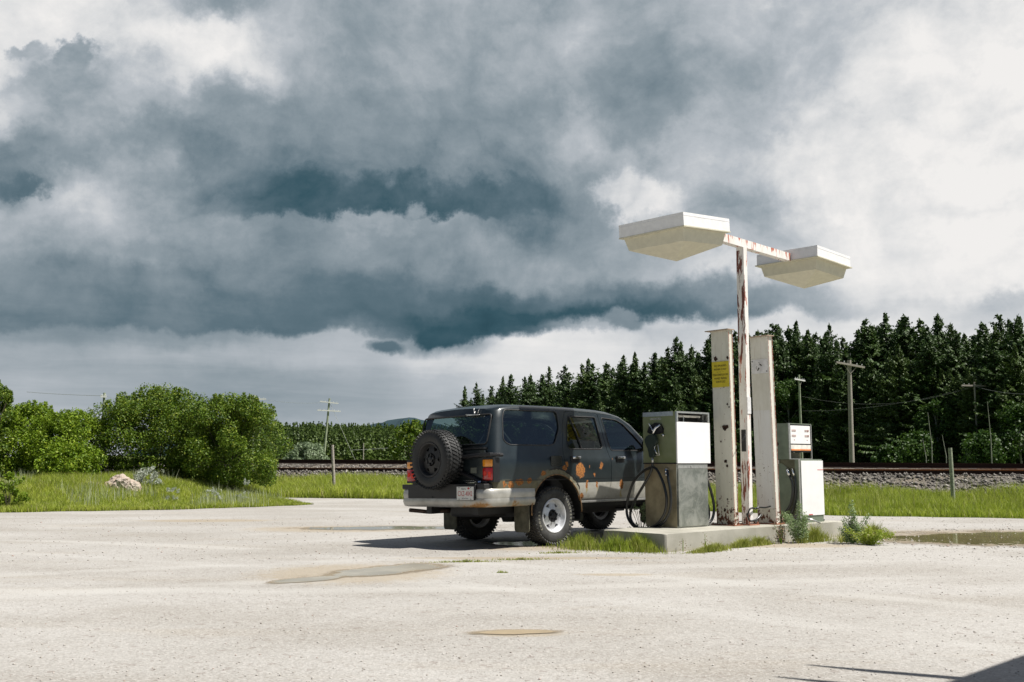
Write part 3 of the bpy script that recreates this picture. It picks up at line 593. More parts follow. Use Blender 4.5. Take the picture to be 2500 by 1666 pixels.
SP=[(spruce_mesh(100+i,14,[2.3,1.9,2.7,2.1,2.5,1.7][i],[1,.9,1.1,.8,1,1][i],i%2),i) for i in range(6)]
for me,i in SP: me.materials.append((M_needle2,M_needle,M_needle3,M_needle,M_needle2,M_needle)[i])
TR=trunk_mesh(14,.16); TR.materials.append(M_bark)
def place_spruce(x,y,H,k,label,group='conifers of the wood beyond the railway',cat='conifer'):
    root=empty('spruce_tree',(x,y,0),label=label,cat=cat,group=group); rr=random.Random(int(x*100+y)); rz=rr.random()*6.28; s=H/14
    root.rotation_euler=(rr.uniform(-.03,.03),rr.uniform(-.03,.03),0); wv=rr.uniform(.72,1.35)
    for nm,me in (('crown',SP[k%6][0]),('trunk',TR)):
        o=bpy.data.objects.new(nm,me); COL.objects.link(o); o.parent=root; o.rotation_euler.z=rz; o.scale=(s*wv*rr.uniform(.9,1.1),s*wv,s)
    return root
def edge_at(dx): # forest edge point seen in direction of view column dx
    u=(dx*1.0625-1250)/FOC; t=(42-75*u)/(51.5+115*u); return 42-51.5*t,75+115*t
def hz(dy,Y): return CAMH+(1064-dy)*1.0625*Y/FOC*.992
tops=[(1068,890),(1100,881),(1150,866),(1168,863),(1213,862),(1250,862),(1262,845),(1300,842),(1345,838),(1352,826),(1395,834),(1430,818),(1462,812),(1505,812),(1530,800),(1562,776),(1585,795),(1632,768),(1648,790),(1690,760),(1735,760),(1790,745),(1812,750),(1836,738),(1870,760),(1910,745),(1945,775),(1992,735),(2010,745),(2045,717),(2075,735),(2092,722),(2130,733),(2158,722),(2185,742),(2210,760),(2235,768),(2262,742),(2295,748),(2318,722),(2345,722),(2375,735)]
rr=random.Random(7)
n=0
regs=[(1180,'lower conifer below the skyline at the far left end of the wood'),(1300,'lower conifer packed in the wood above the middle of the vehicle roof'),(1480,'lower conifer packed in the wood above the front of the vehicle roof'),(1640,'lower conifer packed in the wood behind the near pump'),(1720,'lower conifer packed in the wood seen between the two steel posts'),(1800,'lower conifer packed in the wood just right of the steel posts'),(1900,'lower conifer packed in the wood behind the far pump'),(2010,'lower conifer packed in the wood behind the big grey utility pole'),(2110,'lower conifer packed in the wood right of the big grey utility pole'),(2230,'lower conifer packed in the wood above the upright wooden post'),(2500,'lower conifer packed in the wood at the right edge of the photograph')]
ORD='first second third fourth fifth sixth seventh eighth ninth tenth eleventh twelfth thirteenth fourteenth fifteenth sixteenth seventeenth eighteenth nineteenth twentieth'.split()
TENS={2:'twenty',3:'thirty',4:'forty',5:'fifty'}
def ordw(n):
    return ORD[n] if n<20 else (TENS[(n+1)//10]+'-'+ORD[(n+1)%10-1] if (n+1)%10 else {30:'thirtieth',40:'fortieth',50:'fiftieth'}[n+1])
def reglabel(dx,back=False):
    for a,l in regs:
        if dx<a: return l
    return regs[-1][1]
for dx,dy in tops:
    x_,y_=edge_at(dx); y_+=rr.uniform(0,6); x_=(dx*1.0625-1250)/FOC*y_; place_spruce(x_,y_,hz(dy,y_)*1.01,n,ordw(n)+' conifer top from the left along the skyline of the wood','conifers on the skyline of the wood'); n+=1
xs_t=[t[0] for t in tops]; ys_t=[t[1] for t in tops]
for i in range(225):
    dx=1075+1300*(i+.5)/225+rr.uniform(-5,5); x_,y_=edge_at(dx); back=rr.random()
    yy=y_*(1+.20*back-.03); x_=(dx*1.0625-1250)/FOC*yy
    base=np.interp(dx,xs_t,ys_t)+rr.uniform(2,40) if i%2 else np.interp(dx,xs_t,ys_t)+rr.uniform(60,150)
    if i%2==0: yy=y_*rr.uniform(.95,1.02); x_=(dx*1.0625-1250)/FOC*yy
    place_spruce(x_,yy,max(4,hz(base,yy)),n,reglabel(dx)); n+=1
# aspens and birches at the wood edge
def leafy(x,y,H,rad,seed,m,label,bark=M_birch,nl=5200,ls=.20,low=.3):
    r=np.random.default_rng(seed); root=empty('leafy_tree',(x,y,0),label=label,cat='tree'); cs=[];rd=[];b=B(); b.tube([(0,0,-.2),(r.normal()*.1,0,H*.5),(r.normal()*.25,0,H*.93)],[.09,.07,.02],6)
    for i in range(46):
        f=r.uniform(low,1); a=r.random()*6.28; u=r.random()**.5*rad*math.sin(math.pi*min(1,.22+.78*(f-low)/(1.03-low)))**.7; cs.append((math.cos(a)*u,math.sin(a)*u,H*f*.96)); rd.append(rad*r.uniform(.16,.34))
        if i%4==0: b.tube([(0,0,H*f*.7),(cs[-1][0]*.5,cs[-1][1]*.5,H*f*.85),cs[-1]],[.03,.02,.008],4)
    idx=r.integers(0,len(cs),nl); V,F=_lc(r,np.array(cs)[idx],np.array(rd)[idx],ls,.8); b.obj('trunk',bark,root); link('crown',np_mesh('leaves',V,F,4),m,root); return root
for i,(dx,dy,f,rad,m,lb) in enumerate(((1560,972,.7,1.5,M_aspen,'small leafy tree whose top shows above the near pump'),(1812,872,.96,2.6,M_aspen,'leafy green tree filling the gap between the posts and the far pump'),(1712,985,.9,1.9,M_aspen,'leafy bush tree seen between the two posts'),(2105,1000,.90,2.0,M_aspen,'low leafy tree left of the grey wooden post beyond the tracks'),(2150,925,.94,1.9,M_aspen,'thin leafy birch above the grey wooden post'),(2212,915,.97,1.9,M_aspen,'slender leafy birch left of the pale utility pole in the wood'),(2290,900,.97,2.1,M_aspen,'tall leafy birch right of the pale utility pole in the wood'),(2340,930,.94,2.0,M_aspen,'leafy birch at the right edge of the photograph'),(2255,1000,.9,1.9,M_aspen,'low leafy tree at the wood edge near the right side'),(2030,1030,.8,1.0,M_aspen,'tiny leafy bush right of the big utility pole'))):
    x_,y_=edge_at(dx); y_*=f; x_=(dx*1.0625-1250)/FOC*y_; leafy(x_,y_,hz(dy,y_),rad,120+i,m,lb)
b=B(); r_=random.Random(4) # bare trunks
for i,(dx,y0,lb) in enumerate(((2134,950,'bare white birch trunk nearest the grey wooden post'),(2166,1002,'short bare white trunk in the dark wood'),(2270,925,'bare white birch trunk right of the pale pole'),(2120,1010,'thin bare trunk low in the dark wood'))):
    x_,y_=edge_at(dx); y_*=.8; x_=(dx*1.0625-1250)/FOC*y_; h_=hz(y0,y_)
    o=B().tube([(0,0,-.2),(.05,0,h_*.5),(r_.uniform(-.2,.2),0,h_)],[.04,.03,.012],6).obj('birch_trunk',M_birch); o.location=(x_,y_,0); tag(o,lb,'tree trunk')
# distant wood beyond the field and the far hill
def far_wood():
    r=np.random.default_rng(9); P0=[];P1=[];Wd=[]
    for i in range(1700):
        y=r.uniform(250,345); x=r.uniform(-.33,-.03)*y; row=(y-250)/95; H=r.uniform(10.2,12)*(.80+.24*row)-(2.0 if r.random()<.12 else 0); u=x/y
        H*=1.0-.10*max(0,(u+.2)/.15); g=row*3.0
        n_=70; z=H*r.uniform(.15,1,n_)**.8; rad=1.7*(1-z/H)**.85+.05; a=r.uniform(0,6.28,n_); 
        c=np.stack([x+np.cos(a)*rad*.35,y+np.sin(a)*rad*.35,g+z],-1); e=np.stack([x+np.cos(a)*rad,y+np.sin(a)*rad,g+z-.5],-1); P0.append(c);P1.append(e);Wd.append(np.full(n_,.30))
    P0=np.concatenate(P0);P1=np.concatenate(P1);Wd=np.concatenate(Wd); d=P1-P0; s=np.cross(d,r.normal(size=d.shape)+[0,0,1.]); s/=np.linalg.norm(s,axis=1)[:,None]; mid=P0+d*.4
    V=np.stack([P0,mid+s*Wd[:,None],P1,mid-s*Wd[:,None]],1).reshape(-1,3); return link('distant_wood',np_mesh('distant_wood',V,np.arange(len(V)).reshape(-1,4),4),M_farwood)
tag(far_wood(),kind='stuff')
m,t=mat('hill_forest'); g=t.n('ShaderNodeNewGeometry'); n_=t.noise(g.outputs['Position'],.05,6,.7); t.out(t.pbsdf(t.mix(n_,(.018,.035,.045),(.035,.06,.07)),1,0,None,0,.1)); M_hill=m  # blue of distance haze put into the forest colour
def hill():
    b=B(); vs=[];N=90;Mm=8; r=random.Random(3)
    for j in range(Mm):
        for i in range(N):
            x=-420+i*7; y=1050+j*60; u=x/1100; prof=math.exp(-((u+.115)/.075)**2)*40+math.exp(-((u+.3)/.12)**2)*28+14; vs.append((x,y,(prof*math.sin(math.pi*min(1,(j+.02)/4)*.5)+r.uniform(-1,1.5)*(j>1)) if j<5 else prof*(1-(j-4)/4)))
    b.add(vs,[(j*N+i,j*N+i+1,(j+1)*N+i+1,(j+1)*N+i) for j in range(Mm-1) for i in range(N-1)]); return tag(b.obj('hill',M_hill),kind='structure')
hill()
b=B(); vs=[]
for x,y,z in [(-170,225,-.02),(10,225,-.02),(10,260,.4),(-170,260,.4),(10,350,3.2),(-170,350,3.2),(10,420,-.1),(-170,420,-.1)]: vs.append((x,y,z))
b.add(vs,[(0,1,2,3),(3,2,4,5),(5,4,6,7)]); tag(b.obj('wooded_rise',M_soil),kind='structure')
# ================================================================== PUMP ISLAND
def local(a,b_,z=0): p=ip(a,b_); return (p[0],p[1],z)
isl=B(); isl.prism(jag(rounded([(0,0),(4.0,0),(4.0,1.05),(0,1.05)],.05,3),.13,.006,77),-.05,IH,'z'); 
bmesh.ops.bevel(isl.b,geom=[e for e in isl.b.edges if all(v.co.z>IH-.01 for v in e.verts)],offset=.02,segments=2,profile=.5,affect='EDGES')
io=isl.obj('pump_island',M_conc,None,True,35); io.location=(IC.x,IC.y,0); io.rotation_euler.z=ISA
tag(io,'low concrete island carrying the two pumps and the posts','concrete island')
def tofr(P): # world point -> island axes
    d=Vector((P[0],P[1]))-IC; return d.dot(e1),d.dot(e2)
# ---- near pump: local frame origin at near front corner, +x along island, +y to the back
p1=empty('fuel_pump',(2.156,13.172,IH),(0,0,ISA),'near fuel pump with a blank white head, green side and black hose looped on it','fuel pump')
w1_,d1_=.635,.545; z0=1.058-IH; z1=1.735-IH
b=B(); vs=[(.0,.0,0),(w1_-.005,0,0),(w1_-.005,d1_-.01,0),(0.0,d1_-.01,0),(-.012,-.012,z0-.012),(w1_+.005,-.012,z0-.012),(w1_+.005,d1_,z0-.012),(-.012,d1_,z0-.012)]
fs=[(3,2,1,0),(4,5,6,7),(1,2,6,5),(2,3,7,6)]
b.add(vs,fs); b.mi=0; b.add([vs[0],vs[1],vs[5],vs[4]],[(0,1,2,3)]); b.mi=1; b.add([vs[3],vs[0],vs[4],vs[7]],[(0,1,2,3)])
b.obj('lower_cabinet',[M_steel,M_tan],p1)
b=B(); b.box(.012,w1_-.012,-.024,-.0125,.02,z0-.075); q=b.obj('access_panel',M_steel,p1)
b=B(); b.box(.008,w1_-.01,-.022,-.0125,z0-.07,z0-.02); b.box(.27,.30,-.03,-.022,z0-.06,z0-.035); b.obj('lock_strip',M_alum,p1)
b=B(); b.box(-.02,w1_+.012,-.02,d1_+.01,z0-.012,z0+.004); b.obj('seam_plate',M_black,p1)
# head: hollow with a slot
b=B(); X0,X1,Y0,Y1=-.015,w1_+.03,-.015,d1_+.01
b.mi=1; b.box(X0,X0+.012,Y0,Y1,z0+.004,z1)            # green left side
b.mi=0; b.box(X1-.012,X1,Y0,Y1,z0+.004,z1); b.box(X0+.012,X1-.012,Y1-.012,Y1,z0+.004,z1); b.box(X0+.012,X1-.012,Y0+.002,Y1-.012,z1-.012,z1-.001); b.box(X0+.012,X1-.012,Y0+.16,Y1-.012,z0+.3,z0+.31)
b.obj('head_housing',[M_alum,M_olive],p1)
b=B(); b.box(X0+.012,X1-.012,Y0+.17,Y0+.18,z0+.05,z1-.03); b.obj('dark_interior',M_black,p1)
b=B(); b.box(X0+.001,X1+.012,Y0-.022,Y0-.001,z0-.002,z1-.135); b.obj('front_panel',M_white,p1)
b=B()
for a in ((X0-.002,X0+.026,z1-.135,z1+.004),(X1-.028,X1+.003,z1-.135,z1+.004),(X0+.026,X1-.028,z1-.02,z1+.004)): b.box(a[0],a[1],Y0-.024,Y0-.0015,a[2],a[3])
b.box(X0+.20,X0+.212,Y0+.03,Y0+.04,z1-.14,z1-.05); b.box(X1-.07,X1-.058,Y0+.03,Y0+.04,z1-.14,z1-.03)
b.obj('slot_frame',M_alum,p1)
b=B(); b.tube([(X0+.03,Y0+.06,z1-.055),(X1-.10,Y0+.06,z1-.055)],.017,10); b.obj('light_tube',simple('dusty_tube',(.72,.70,.62),.4),p1,True)
b=B(); b.box(X0-.003,X0-.0005,Y0+.04,Y1-.002,z1-.055,z1+.003); b.obj('trim_band',M_alum,p1)
PX=X0-.001
SIDE=lambda yy,zz,off=0: (PX-off,yy,zz)
def zz1(py): return 1.058-IH-(py-690)/862
def yy1(px): return (515-px)/343*.55
text('grade_label','UNLEADED',.040,simple('label_white',(.62,.62,.60),.5),p1,Matrix.Translation((PX-.004,yy1(312),zz1(152)-.036))@Euler((math.pi/2,0,-math.pi/2)).to_matrix().to_4x4(),.0008,.95)
hs=lambda px,py,off: SIDE(yy1(px),zz1(py),off)
# nozzle boot (dark holder), nozzle, hose
b=B(); pts=[(232,335),(255,268),(320,228),(375,240),(402,300),(395,350),(330,362),(262,352)]
b.prism([(yy1(x),zz1(y)) for x,y in pts],PX-.035,PX+.001,'x'); b.obj('nozzle_boot',M_blackm,p1)
nz_=empty('fuel_nozzle',(0,0,0)); nz_.parent=p1
b=B(); b.prism(rounded([(yy1(x),zz1(y)) for x,y in [(285,368),(345,362),(372,440),(368,470),(335,490),(345,620),(290,632),(270,500),(245,470),(246,400)]],.02,3),PX-.105,PX-.055,'x'); bmesh.ops.bevel(b.b,geom=list(b.b.edges),offset=.006,segments=1,affect='EDGES'); b.obj('nozzle_body',simple('dark_green_rubber',(.025,.038,.03),.45),nz_)
b=B(); b.tube([hs(322,372,.08),hs(333,330,.085),hs(352,290,.075),hs(385,255,.045)],[.017,.016,.015,.014],10); b.obj('spout',M_chrome,nz_,True)
b=B(); b.tube([hs(262,235,.042),hs(290,285,.05),hs(316,335,.06)],.0085,8); b.obj('boot_lever',M_chrome,nz_,True)
b=B(); b.tube([hs(345,488,.08),hs(375,485,.08),hs(388,600,.08),hs(330,606,.08)],.006,8); b.obj('hand_guard',M_alum,nz_,True)
b=B(); b.tube([hs(345,495,.08),hs(333,515,.08),hs(345,550,.08),hs(366,590,.08)],.0075,8); b.obj('trigger',M_chrome,nz_,True)
b=B(); b.tube([hs(400,372,.0),hs(402,375,.035)],.016,10); b.obj('lock_knob',M_chrome,p1,True)
b=B(); b.tube([hs(312,628,.078),hs(315,690,.078)],.017,10); b.obj('hose_swivel',M_alum,p1,True)
def smooth(pts,n=6):
    P=[Vector(p) for p in pts]; out=[]
    for i in range(len(P)-1):
        a,b_,c,d=P[max(i-1,0)],P[i],P[i+1],P[min(i+2,len(P)-1)]
        for k in range(n):
            t=k/n; out.append(.5*((2*b_)+(c-a)*t+(2*a-5*b_+4*c-d)*t*t+(3*b_-a-3*c+d)*t**3))
    return out+[P[-1]]
path=[(440,775,.02),(455,790,.05),(478,900,.07),(495,1020,.07),(492,1180,.07),(440,1320,.07),(330,1425,.07),(215,1460,.07),(105,1425,.08),(28,1320,.08),(22,1160,.08),(85,940,.08),(190,800,.08),(285,745,.085),(335,740,.09),(385,790,.10),(440,930,.10),(468,1100,.10),(440,1260,.10),(345,1390,.10),(215,1445,.10),(110,1400,.10),(68,1290,.10),(118,1130,.10),(230,930,.10),(295,800,.09),(318,690,.08)]
b=B(); b.tube(smooth([hs(a,c,o) for a,c,o in path]),.0185,10); b.obj('hose',M_hose,p1,True)
b=B(); b.tube([hs(430,762,.0),hs(436,770,.03),hs(444,800,.05)],[.03,.028,.022],10); b.tube([hs(444,800,.05),hs(452,835,.055)],.022,10); b.obj('hose_outlet',M_chrome,p1,True)
b=B(); b.tube(smooth([(w1_+.0,.10,.72),(w1_+.05,.07,.66),(w1_+.12,.05,.52),(w1_+.165,.03,.34),(w1_+.165,.02,.20),(w1_+.12,.02,.09),(w1_+.05,.03,.04),(w1_-.02,.05,.03)]),.0185,10); b.obj('hose',M_hose,p1,True)
b=B(); b.tube(smooth([(w1_+.0,.16,.50),(w1_+.06,.12,.41),(w1_+.12,.09,.27),(w1_+.13,.08,.16),(w1_+.09,.07,.08),(w1_+.0,.08,.04)]),.0185,10); b.obj('hose',M_hose,p1,True)
b=B(); b.box(X1+.001,X1+.03,.10,.2,z0+.01,z0+.18); b.obj('side_boot',M_alum,p1)
# ---- far pump
p2o=Vector((4.073,14.262))
p2=empty('fuel_pump',(p2o.x,p2o.y,IH),(0,0,ISA),'far fuel pump with an open display head, white front panel and dark side','fuel pump')
w2,d2=.60,.50; zs=1.111-IH; zt=1.617-IH
b=B(); b.box(0,w2,0,.06,.0,zs); b.mi=1; b.box(0.004,w2-.02,.061,d2,.0,zs-.002); b.obj('lower_cabinet',[M_greymetal,M_greymetal2],p2)
b=B(); b.box(.05,w2+.01,-.012,-.001,.10,zs-.02); b.obj('front_panel',M_white,p2)
b=B(); b.box(.46,w2+.011,-.0145,-.0125,zs-.155,zs-.148); b.box(.20,.30,-.0145,-.0125,.105,.117); b.obj('red_pinstripe',M_red,p2)
b=B(); b.box(.0,.03,-.006,-.001,.0,zs); b.obj('corner_trim',M_alum,p2)
hx0,hx1,hy0,hy1=0.0,w2-.01,.15,.46
b=B(); b.box(hx0,hx0+.012,hy0,hy1,zs,zt); b.box(hx0,hx1,hy0,hy1,zt,zt+.012); b.obj('head_housing',M_greymetal,p2)
b=B(); b.box(hx0-.002,hx0+.03,hy0-.012,hy0-.001,zs,zt+.012); b.box(hx1-.016,hx1,hy0-.006,hy0+.014,zs,zt); b.box(hx1-.014,hx1,hy1-.016,hy1,zs,zt); b.box(hx0+.03,hx1,hy0-.008,hy0-.001,zs-.0,zs+.010); b.obj('head_posts',M_alum,p2)
b=B(); b.tube([(hx0-.002,.34,zs+.22),(hx0-.0005,.34,zs+.22)],.026,14); b.obj('side_port',M_black,p2)
dsp=empty('display',(0,0,0)); dsp.parent=p2
b=B(); b.box(hx0+.035,hx1-.018,hy0+.002,hy0+.12,zs+.105,zt-.002); b.obj('display_frame',M_blackm,dsp)
b=B(); b.box(hx0+.048,hx1-.04,hy0-.006,hy0+.0015,zs+.225,zt-.02); b.obj('dial_face',M_white,dsp)
b=B(); b.box(hx0+.052,hx1-.036,hy0-.006,hy0+.0015,zs+.125,zs+.208); b.obj('price_strip',simple('aged_white_strip',(.80,.77,.70),.5),dsp)
b=B(); b.box(hx0+.054,hx1-.038,hy0-.0085,hy0-.0065,zs+.127,zs+.146); b.obj('orange_band',M_orange,dsp)
b=B()
for xx,zz in ((.08,.40),(.41,.40),(.08,.325),(.41,.325)): b.box(xx,xx+.10,hy0-.010,hy0-.0065,zs+zz,zs+zz+.028)
b.obj('number_windows',simple('number_window',(.50,.40,.38),.3),dsp)
b=B()
for xx,zz in ((.478,.402),(.480,.328)): b.box(xx,xx+.026,hy0-.0125,hy0-.0105,zs+zz+.003,zs+zz+.022)
for xx in (.13,.46): b.box(xx,xx+.014,hy0-.009,hy0-.0065,zs+.272,zs+.284)
b.obj('meter_digits',simple('meter_red',(.25,.07,.04),.4),dsp)
b=B(); b.box(hx0+.28,hx1-.03,.32,.44,zs+.002,zs+.10); b.obj('meter_box',M_greymetal2,p2)
def s2(px,py,off): # far pump left side, 5.225 px zoom
    return (-.001-off,(420-px)/285*.50,1.111-IH-(py-637)/880)
b=B(); b.prism([s2(x,y,0)[1:] for x,y in [(150,680),(265,690),(330,760),(372,1000),(300,1290),(160,1290)]],-.004,.003,'x'); b.obj('side_recess',M_greymetal,p2)
b=B()
for x_ in (188,235): b.tube([s2(x_,645,.02),s2(x_-8,680,.035),s2(x_+12,695,.035),s2(x_+10,650,.03)],.009,6)
b.tube([s2(210,690,.03),s2(208,730,.03)],.008,6); b.obj('broken_bracket',simple('pale_bracket',(.62,.60,.55),.5),p2)
b=B(); b.tube([s2(325,752,.02),s2(335,790,.05),s2(352,840,.055)],[.022,.02,.018],8); b.tube([s2(370,760,.02),s2(378,800,.03),s2(386,840,.03)],.016,8); b.obj('hose_outlet',M_chrome,p2,True)
b=B(); b.tube(smooth([s2(352,840,.055),s2(378,920,.06),s2(380,1050,.06),s2(355,1200,.06),s2(290,1320,.06),s2(225,1400,.06),s2(150,1425,.06)]),.018,8); b.obj('hose',M_hose,p2,True); b=B(); b.tube(smooth([s2(386,840,.03),s2(396,950,.03),s2(390,1100,.03),s2(365,1260,.03),s2(300,1400,.04)]),.016,8); b.obj('hose',M_hose,p2,True)
b=B(); b.tube(smooth([(w2+.002,.15,.40),(w2+.045,.14,.37),(w2+.07,.12,.26),(w2+.07,.11,.14),(w2+.04,.10,.05),(w2+.0,.0,.02)]),.017,8); b.obj('hose',M_hose,p2,True)
fn=empty('hose_nozzle',(*ip(2.95,-.02),IH),(0,0,ISA-.5),'detached hose nozzle with a bright spout lying at the foot of the far pump','nozzle')
b=B(); b.box(-.16,.02,-.03,.03,.005,.085,None,.012); b.tube([(-.14,0,.05),(-.2,.02,.10),(-.12,.03,.12)],.01,6); b.obj('nozzle_body',M_blackm,fn)
b=B(); b.tube([(.02,0,.075),(.10,0,.06),(.22,0,.012)],[.014,.012,.011],8); b.obj('spout',M_alum,fn,True)
# ================================================================== POSTS, LIGHT POLE
m,t=mat('rusting_edge'); o_=t.obj(); t.out(t.pbsdf(t.mix(t.ss(t.noise(o_,14,6,.7),.42,.5),(.66,.62,.55),(.36,.08,.04)),.8)); M_redge=m
def lean(o,dx): o.rotation_euler.y=dx
def pillar(base,mx,wd,dp,h,ln,label,name='steel_post',bracket=None):
    root=empty(name,(base[0],base[1],IH),(0,ln,ISA),label,'steel post')
    b=B(); b.box(-.0015,.0035,-.009,.0,.012,h); b.box(wd+.004,wd+.0095,-.009,-.0,.012,h); b.obj('rusty_edge',M_redge,root)
    fl=.007; b=B(); # box section with proud flange edges
    b.box(0,wd,0,dp,.012,h); b.box(wd,wd+.008,-.006,dp+.006,.012,h); b.box(-.006,0,-.006,.02,.012,h)
    b.obj('column',mx,root)
    b=B(); b.box(-.05,wd+.03,-.03,dp+.07,h,h+.012); b.obj('cap_plate',simple('rusty_cap',(.35,.27,.20),.7),root)
    b=B(); b.box(-.07,wd+.07,-.05,dp+.05,.0,.012); 
    for x_,y_ in ((-.045,-.03),(wd+.045,-.03),(-.045,dp+.03),(wd+.045,dp+.03)): b.tube([(x_,y_,.012),(x_,y_,.035)],.011,6)
    b.obj('base_plate',simple('rusty_base',(.24,.10,.055),.8),root); return root
pl1=pillar((3.008,13.65),M_pill,.073,.295,2.886-IH,-.012,'weathered cream steel post nearest the near pump, bearing the yellow sign')
pl2=pillar((3.65,13.95),M_pill2,.085,.30,2.835-IH,-.026,'weathered steel post beside the far pump, bearing the white cigarette sign')
# rust holes on the cream post
b=B(); r_=random.Random(8)
for (yy,zc,s_) in ((.225,2.50,.030),(.02,2.50,.022),(.03,2.36,.018),(.045,2.33,.010),(.12,1.545,.030),(.075,1.55,.028),(.10,1.53,.026),(.05,1.86,.012),(.10,2.10,.008),(.12,2.12,.007),(.18,1.35,.010),(.02,1.82,.012),(.10,.57,.012),(.15,.42,.02),(.05,.40,.015),(.11,1.08,.020),(.09,1.02,.016)):
    P=[]; n_=11
    for k in range(n_): a=k/n_*6.28; q=s_*r_.uniform(.65,1.25); P.append((yy+math.cos(a)*q,zc-IH+math.sin(a)*q*1.15))
    b.prism(P,-.0085,-.001,'x')
b.obj('rust_hole',simple('deep_rust',(.035,.015,.008),.9,var=.4,scale=60),pl1)
b=B(); b.box(-.004,-.0005,.004,.296,.22,1.58); b.obj('repainted_panel',m_rustpaint('repainted_white_patch',(.74,.74,.72),lvl=.775,grime=.25,base_z=.9),pl2)
sg=empty('warning_sign',(0,0,0)); sg.parent=pl1
sz0,sz1=2.10-IH,2.455-IH
b=B(); b.box(-.0125,-.0065,.004,.286,sz0,sz1); b.obj('sign_plate',M_yellow,sg)
SM=lambda y,z: Matrix.Translation((-.0135,y,z))@Euler((math.pi/2,0,-math.pi/2)).to_matrix().to_4x4()
for i,(tx,sc,off) in enumerate((('NO SMOKING',.82,0),('WITHIN 10 FEET',.74,.050),('–   –   –',.9,.083),('TURN IGNITION OFF',.70,.125),('WHILE BEING',.86,.175),('SERVICED',.92,.222))):
    text('lettering',tx,.040,M_ink,sg,SM(.145,sz1-.06-off),.0006,sc)
sg2=empty('no_smoking_sign',(0,0,0)); sg2.parent=pl2
cz=2.415-IH
b=B(); b.box(-.0125,-.0065,.012,.285,cz-.10,cz+.10); b.obj('sign_plate',simple('faded_white_sign',(.66,.66,.66),.5),sg2)
b=B(); 
for y_,z_ in ((.268,cz+.075),(.03,cz-.075)): b.tube([(-.013,y_,z_),(-.0155,y_,z_)],.009,8)
b.obj('screw',M_blackm,sg2)
b=B(); sM=lambda y,z:(-.0135,y,z)
def bar(y0,z0_,y1,z1_,wd_):
    d=Vector((y1-y0,z1_-z0_)).normalized(); n_=Vector((-d.y,d.x))*wd_; b.prism([(y0+n_.x,z0_+n_.y),(y1+n_.x,z1_+n_.y),(y1-n_.x,z1_-n_.y),(y0-n_.x,z0_-n_.y)],-.0145,-.0128,'x')
bar(.135,cz+.03,.115,cz+.005,.0085); bar(.175,cz-.045,.155,cz-.02,.009); bar(.185,cz-.058,.178,cz-.048,.010)
for arc,cy_,cz_,a0,a1 in ((0,.165,cz+.035,-1.2,1.6),(1,.185,cz-.018,1.8,4.2)):
    for k in range(6):
        t0=a0+(a1-a0)*k/6; t1=a0+(a1-a0)*(k+1)/6; bar(cy_+math.cos(t0)*.02*(-1),cz_+math.sin(t0)*.022,cy_+math.cos(t1)*.02*(-1),cz_+math.sin(t1)*.022,.0022)
b.obj('cigarette_mark',M_ink,sg2)
# light pole
lp=empty('light_pole',(3.285,13.80,IH),(0,.010,ISA),'tall peeling white light pole with a cross arm and two square lamp heads','light pole')
HT=4.085-IH
b=B(); b.box(-.065,.015+.0,0,.125,.015,HT); lpw=b.obj('pole',M_pole,lp)
b=B(); b.box(-.13,.10,-.05,.17,0,.014); 
for x_,y_ in ((-.11,-.03),(.08,-.03),(-.11,.15),(.08,.15)): b.tube([(x_,y_,.014),(x_,y_,.045)],.012,6)
b.obj('base_plate',simple('rusty_pink_base',(.36,.16,.10),.8),lp)
AR=R(44.6)-ISA
Ma=Matrix.Translation((-.02,.06,HT))@Matrix.Rotation(AR,4,'Z')
b=B(); b.box(-1.12,1.27,-.05,.05,.0,.115,Ma); b.obj('arm',M_pole,lp)
b=B(); b.box(-.066,.016,-.010,-.001,1.52,1.75); b.obj('switch_cover',simple('pale_cover',(.70,.70,.70),.5),lp)
b=B(); b.box(-.072,-.066,.03,.10,1.0,1.30); b.tube(smooth([(-.075,.06,1.22),(-.12,.0,1.24),(-.20,-.05,1.20),(-.26,-.05,1.14)]),.006,6); b.obj('conduit_box',M_blackm,lp)
b=B(); b.tube(smooth([(.04,-.02,.22),(.10,-.04,.24),(.22,-.05,.235),(.34,-.06,.25)]),.012,6); b.tube(smooth([(-.16,-.03,.13),(-.12,-.05,.22),(-.05,-.05,.235),(.04,-.02,.22)]),.012,6); b.tube(smooth([(-.16,-.03,.16),(-.08,-.02,.06),(.06,-.03,.08),(.16,-.03,.14)]),.014,6); b.obj('loose_cable',M_hose,lp,True)
def lamp_head(cx,cy,z,tilt,full,az=AR):
    M=Matrix.Translation((cx,cy,z))@Matrix.Rotation(az,4,'Z')@Matrix.Rotation(tilt,4,'Y')
    h=empty('lamp_head',(0,0,0)); h.parent=lp; a=.51
    b=B(); b.box(-a,a,-a,a,.0,.165,M); 
    b.box(-a-.0025,a+.0025,-a-.0025,a+.0025,.125,.129,M)
    b.obj('housing',M_lampw,h)
    b=B(); lip=a+(.022 if full else .006); b.box(-lip,lip,-lip,lip,-.016,-.001,M); b.obj('rim',M_lampc,h)
    a0,a1,hh,ap=a-.042,a-.080,-.175,-.35
    vs=[(x*a0,y*a0,-.0165) for x,y in((-1,-1),(1,-1),(1,1),(-1,1))]+[(x*a1,y*a1,hh) for x,y in((-1,-1),(1,-1),(1,1),(-1,1))]+[(0,0,ap)]
    b=B(); b.add(vs,[(i,(i+1)%4,(i+1)%4+4,i+4) for i in range(4)]+[(4,5,8),(5,6,8),(6,7,8),(7,4,8)],M); b.obj('tray',M_lampc,h)
lamp_head(*(lambda v:(v.x,v.y))(Ma@Vector((-1.62,-.02,0))),HT-.09,R(-5.5),False)
lamp_head(*(lambda v:(v.x,v.y))(Ma@Vector((1.78,.03,0))),HT+.005,R(1.0),True)
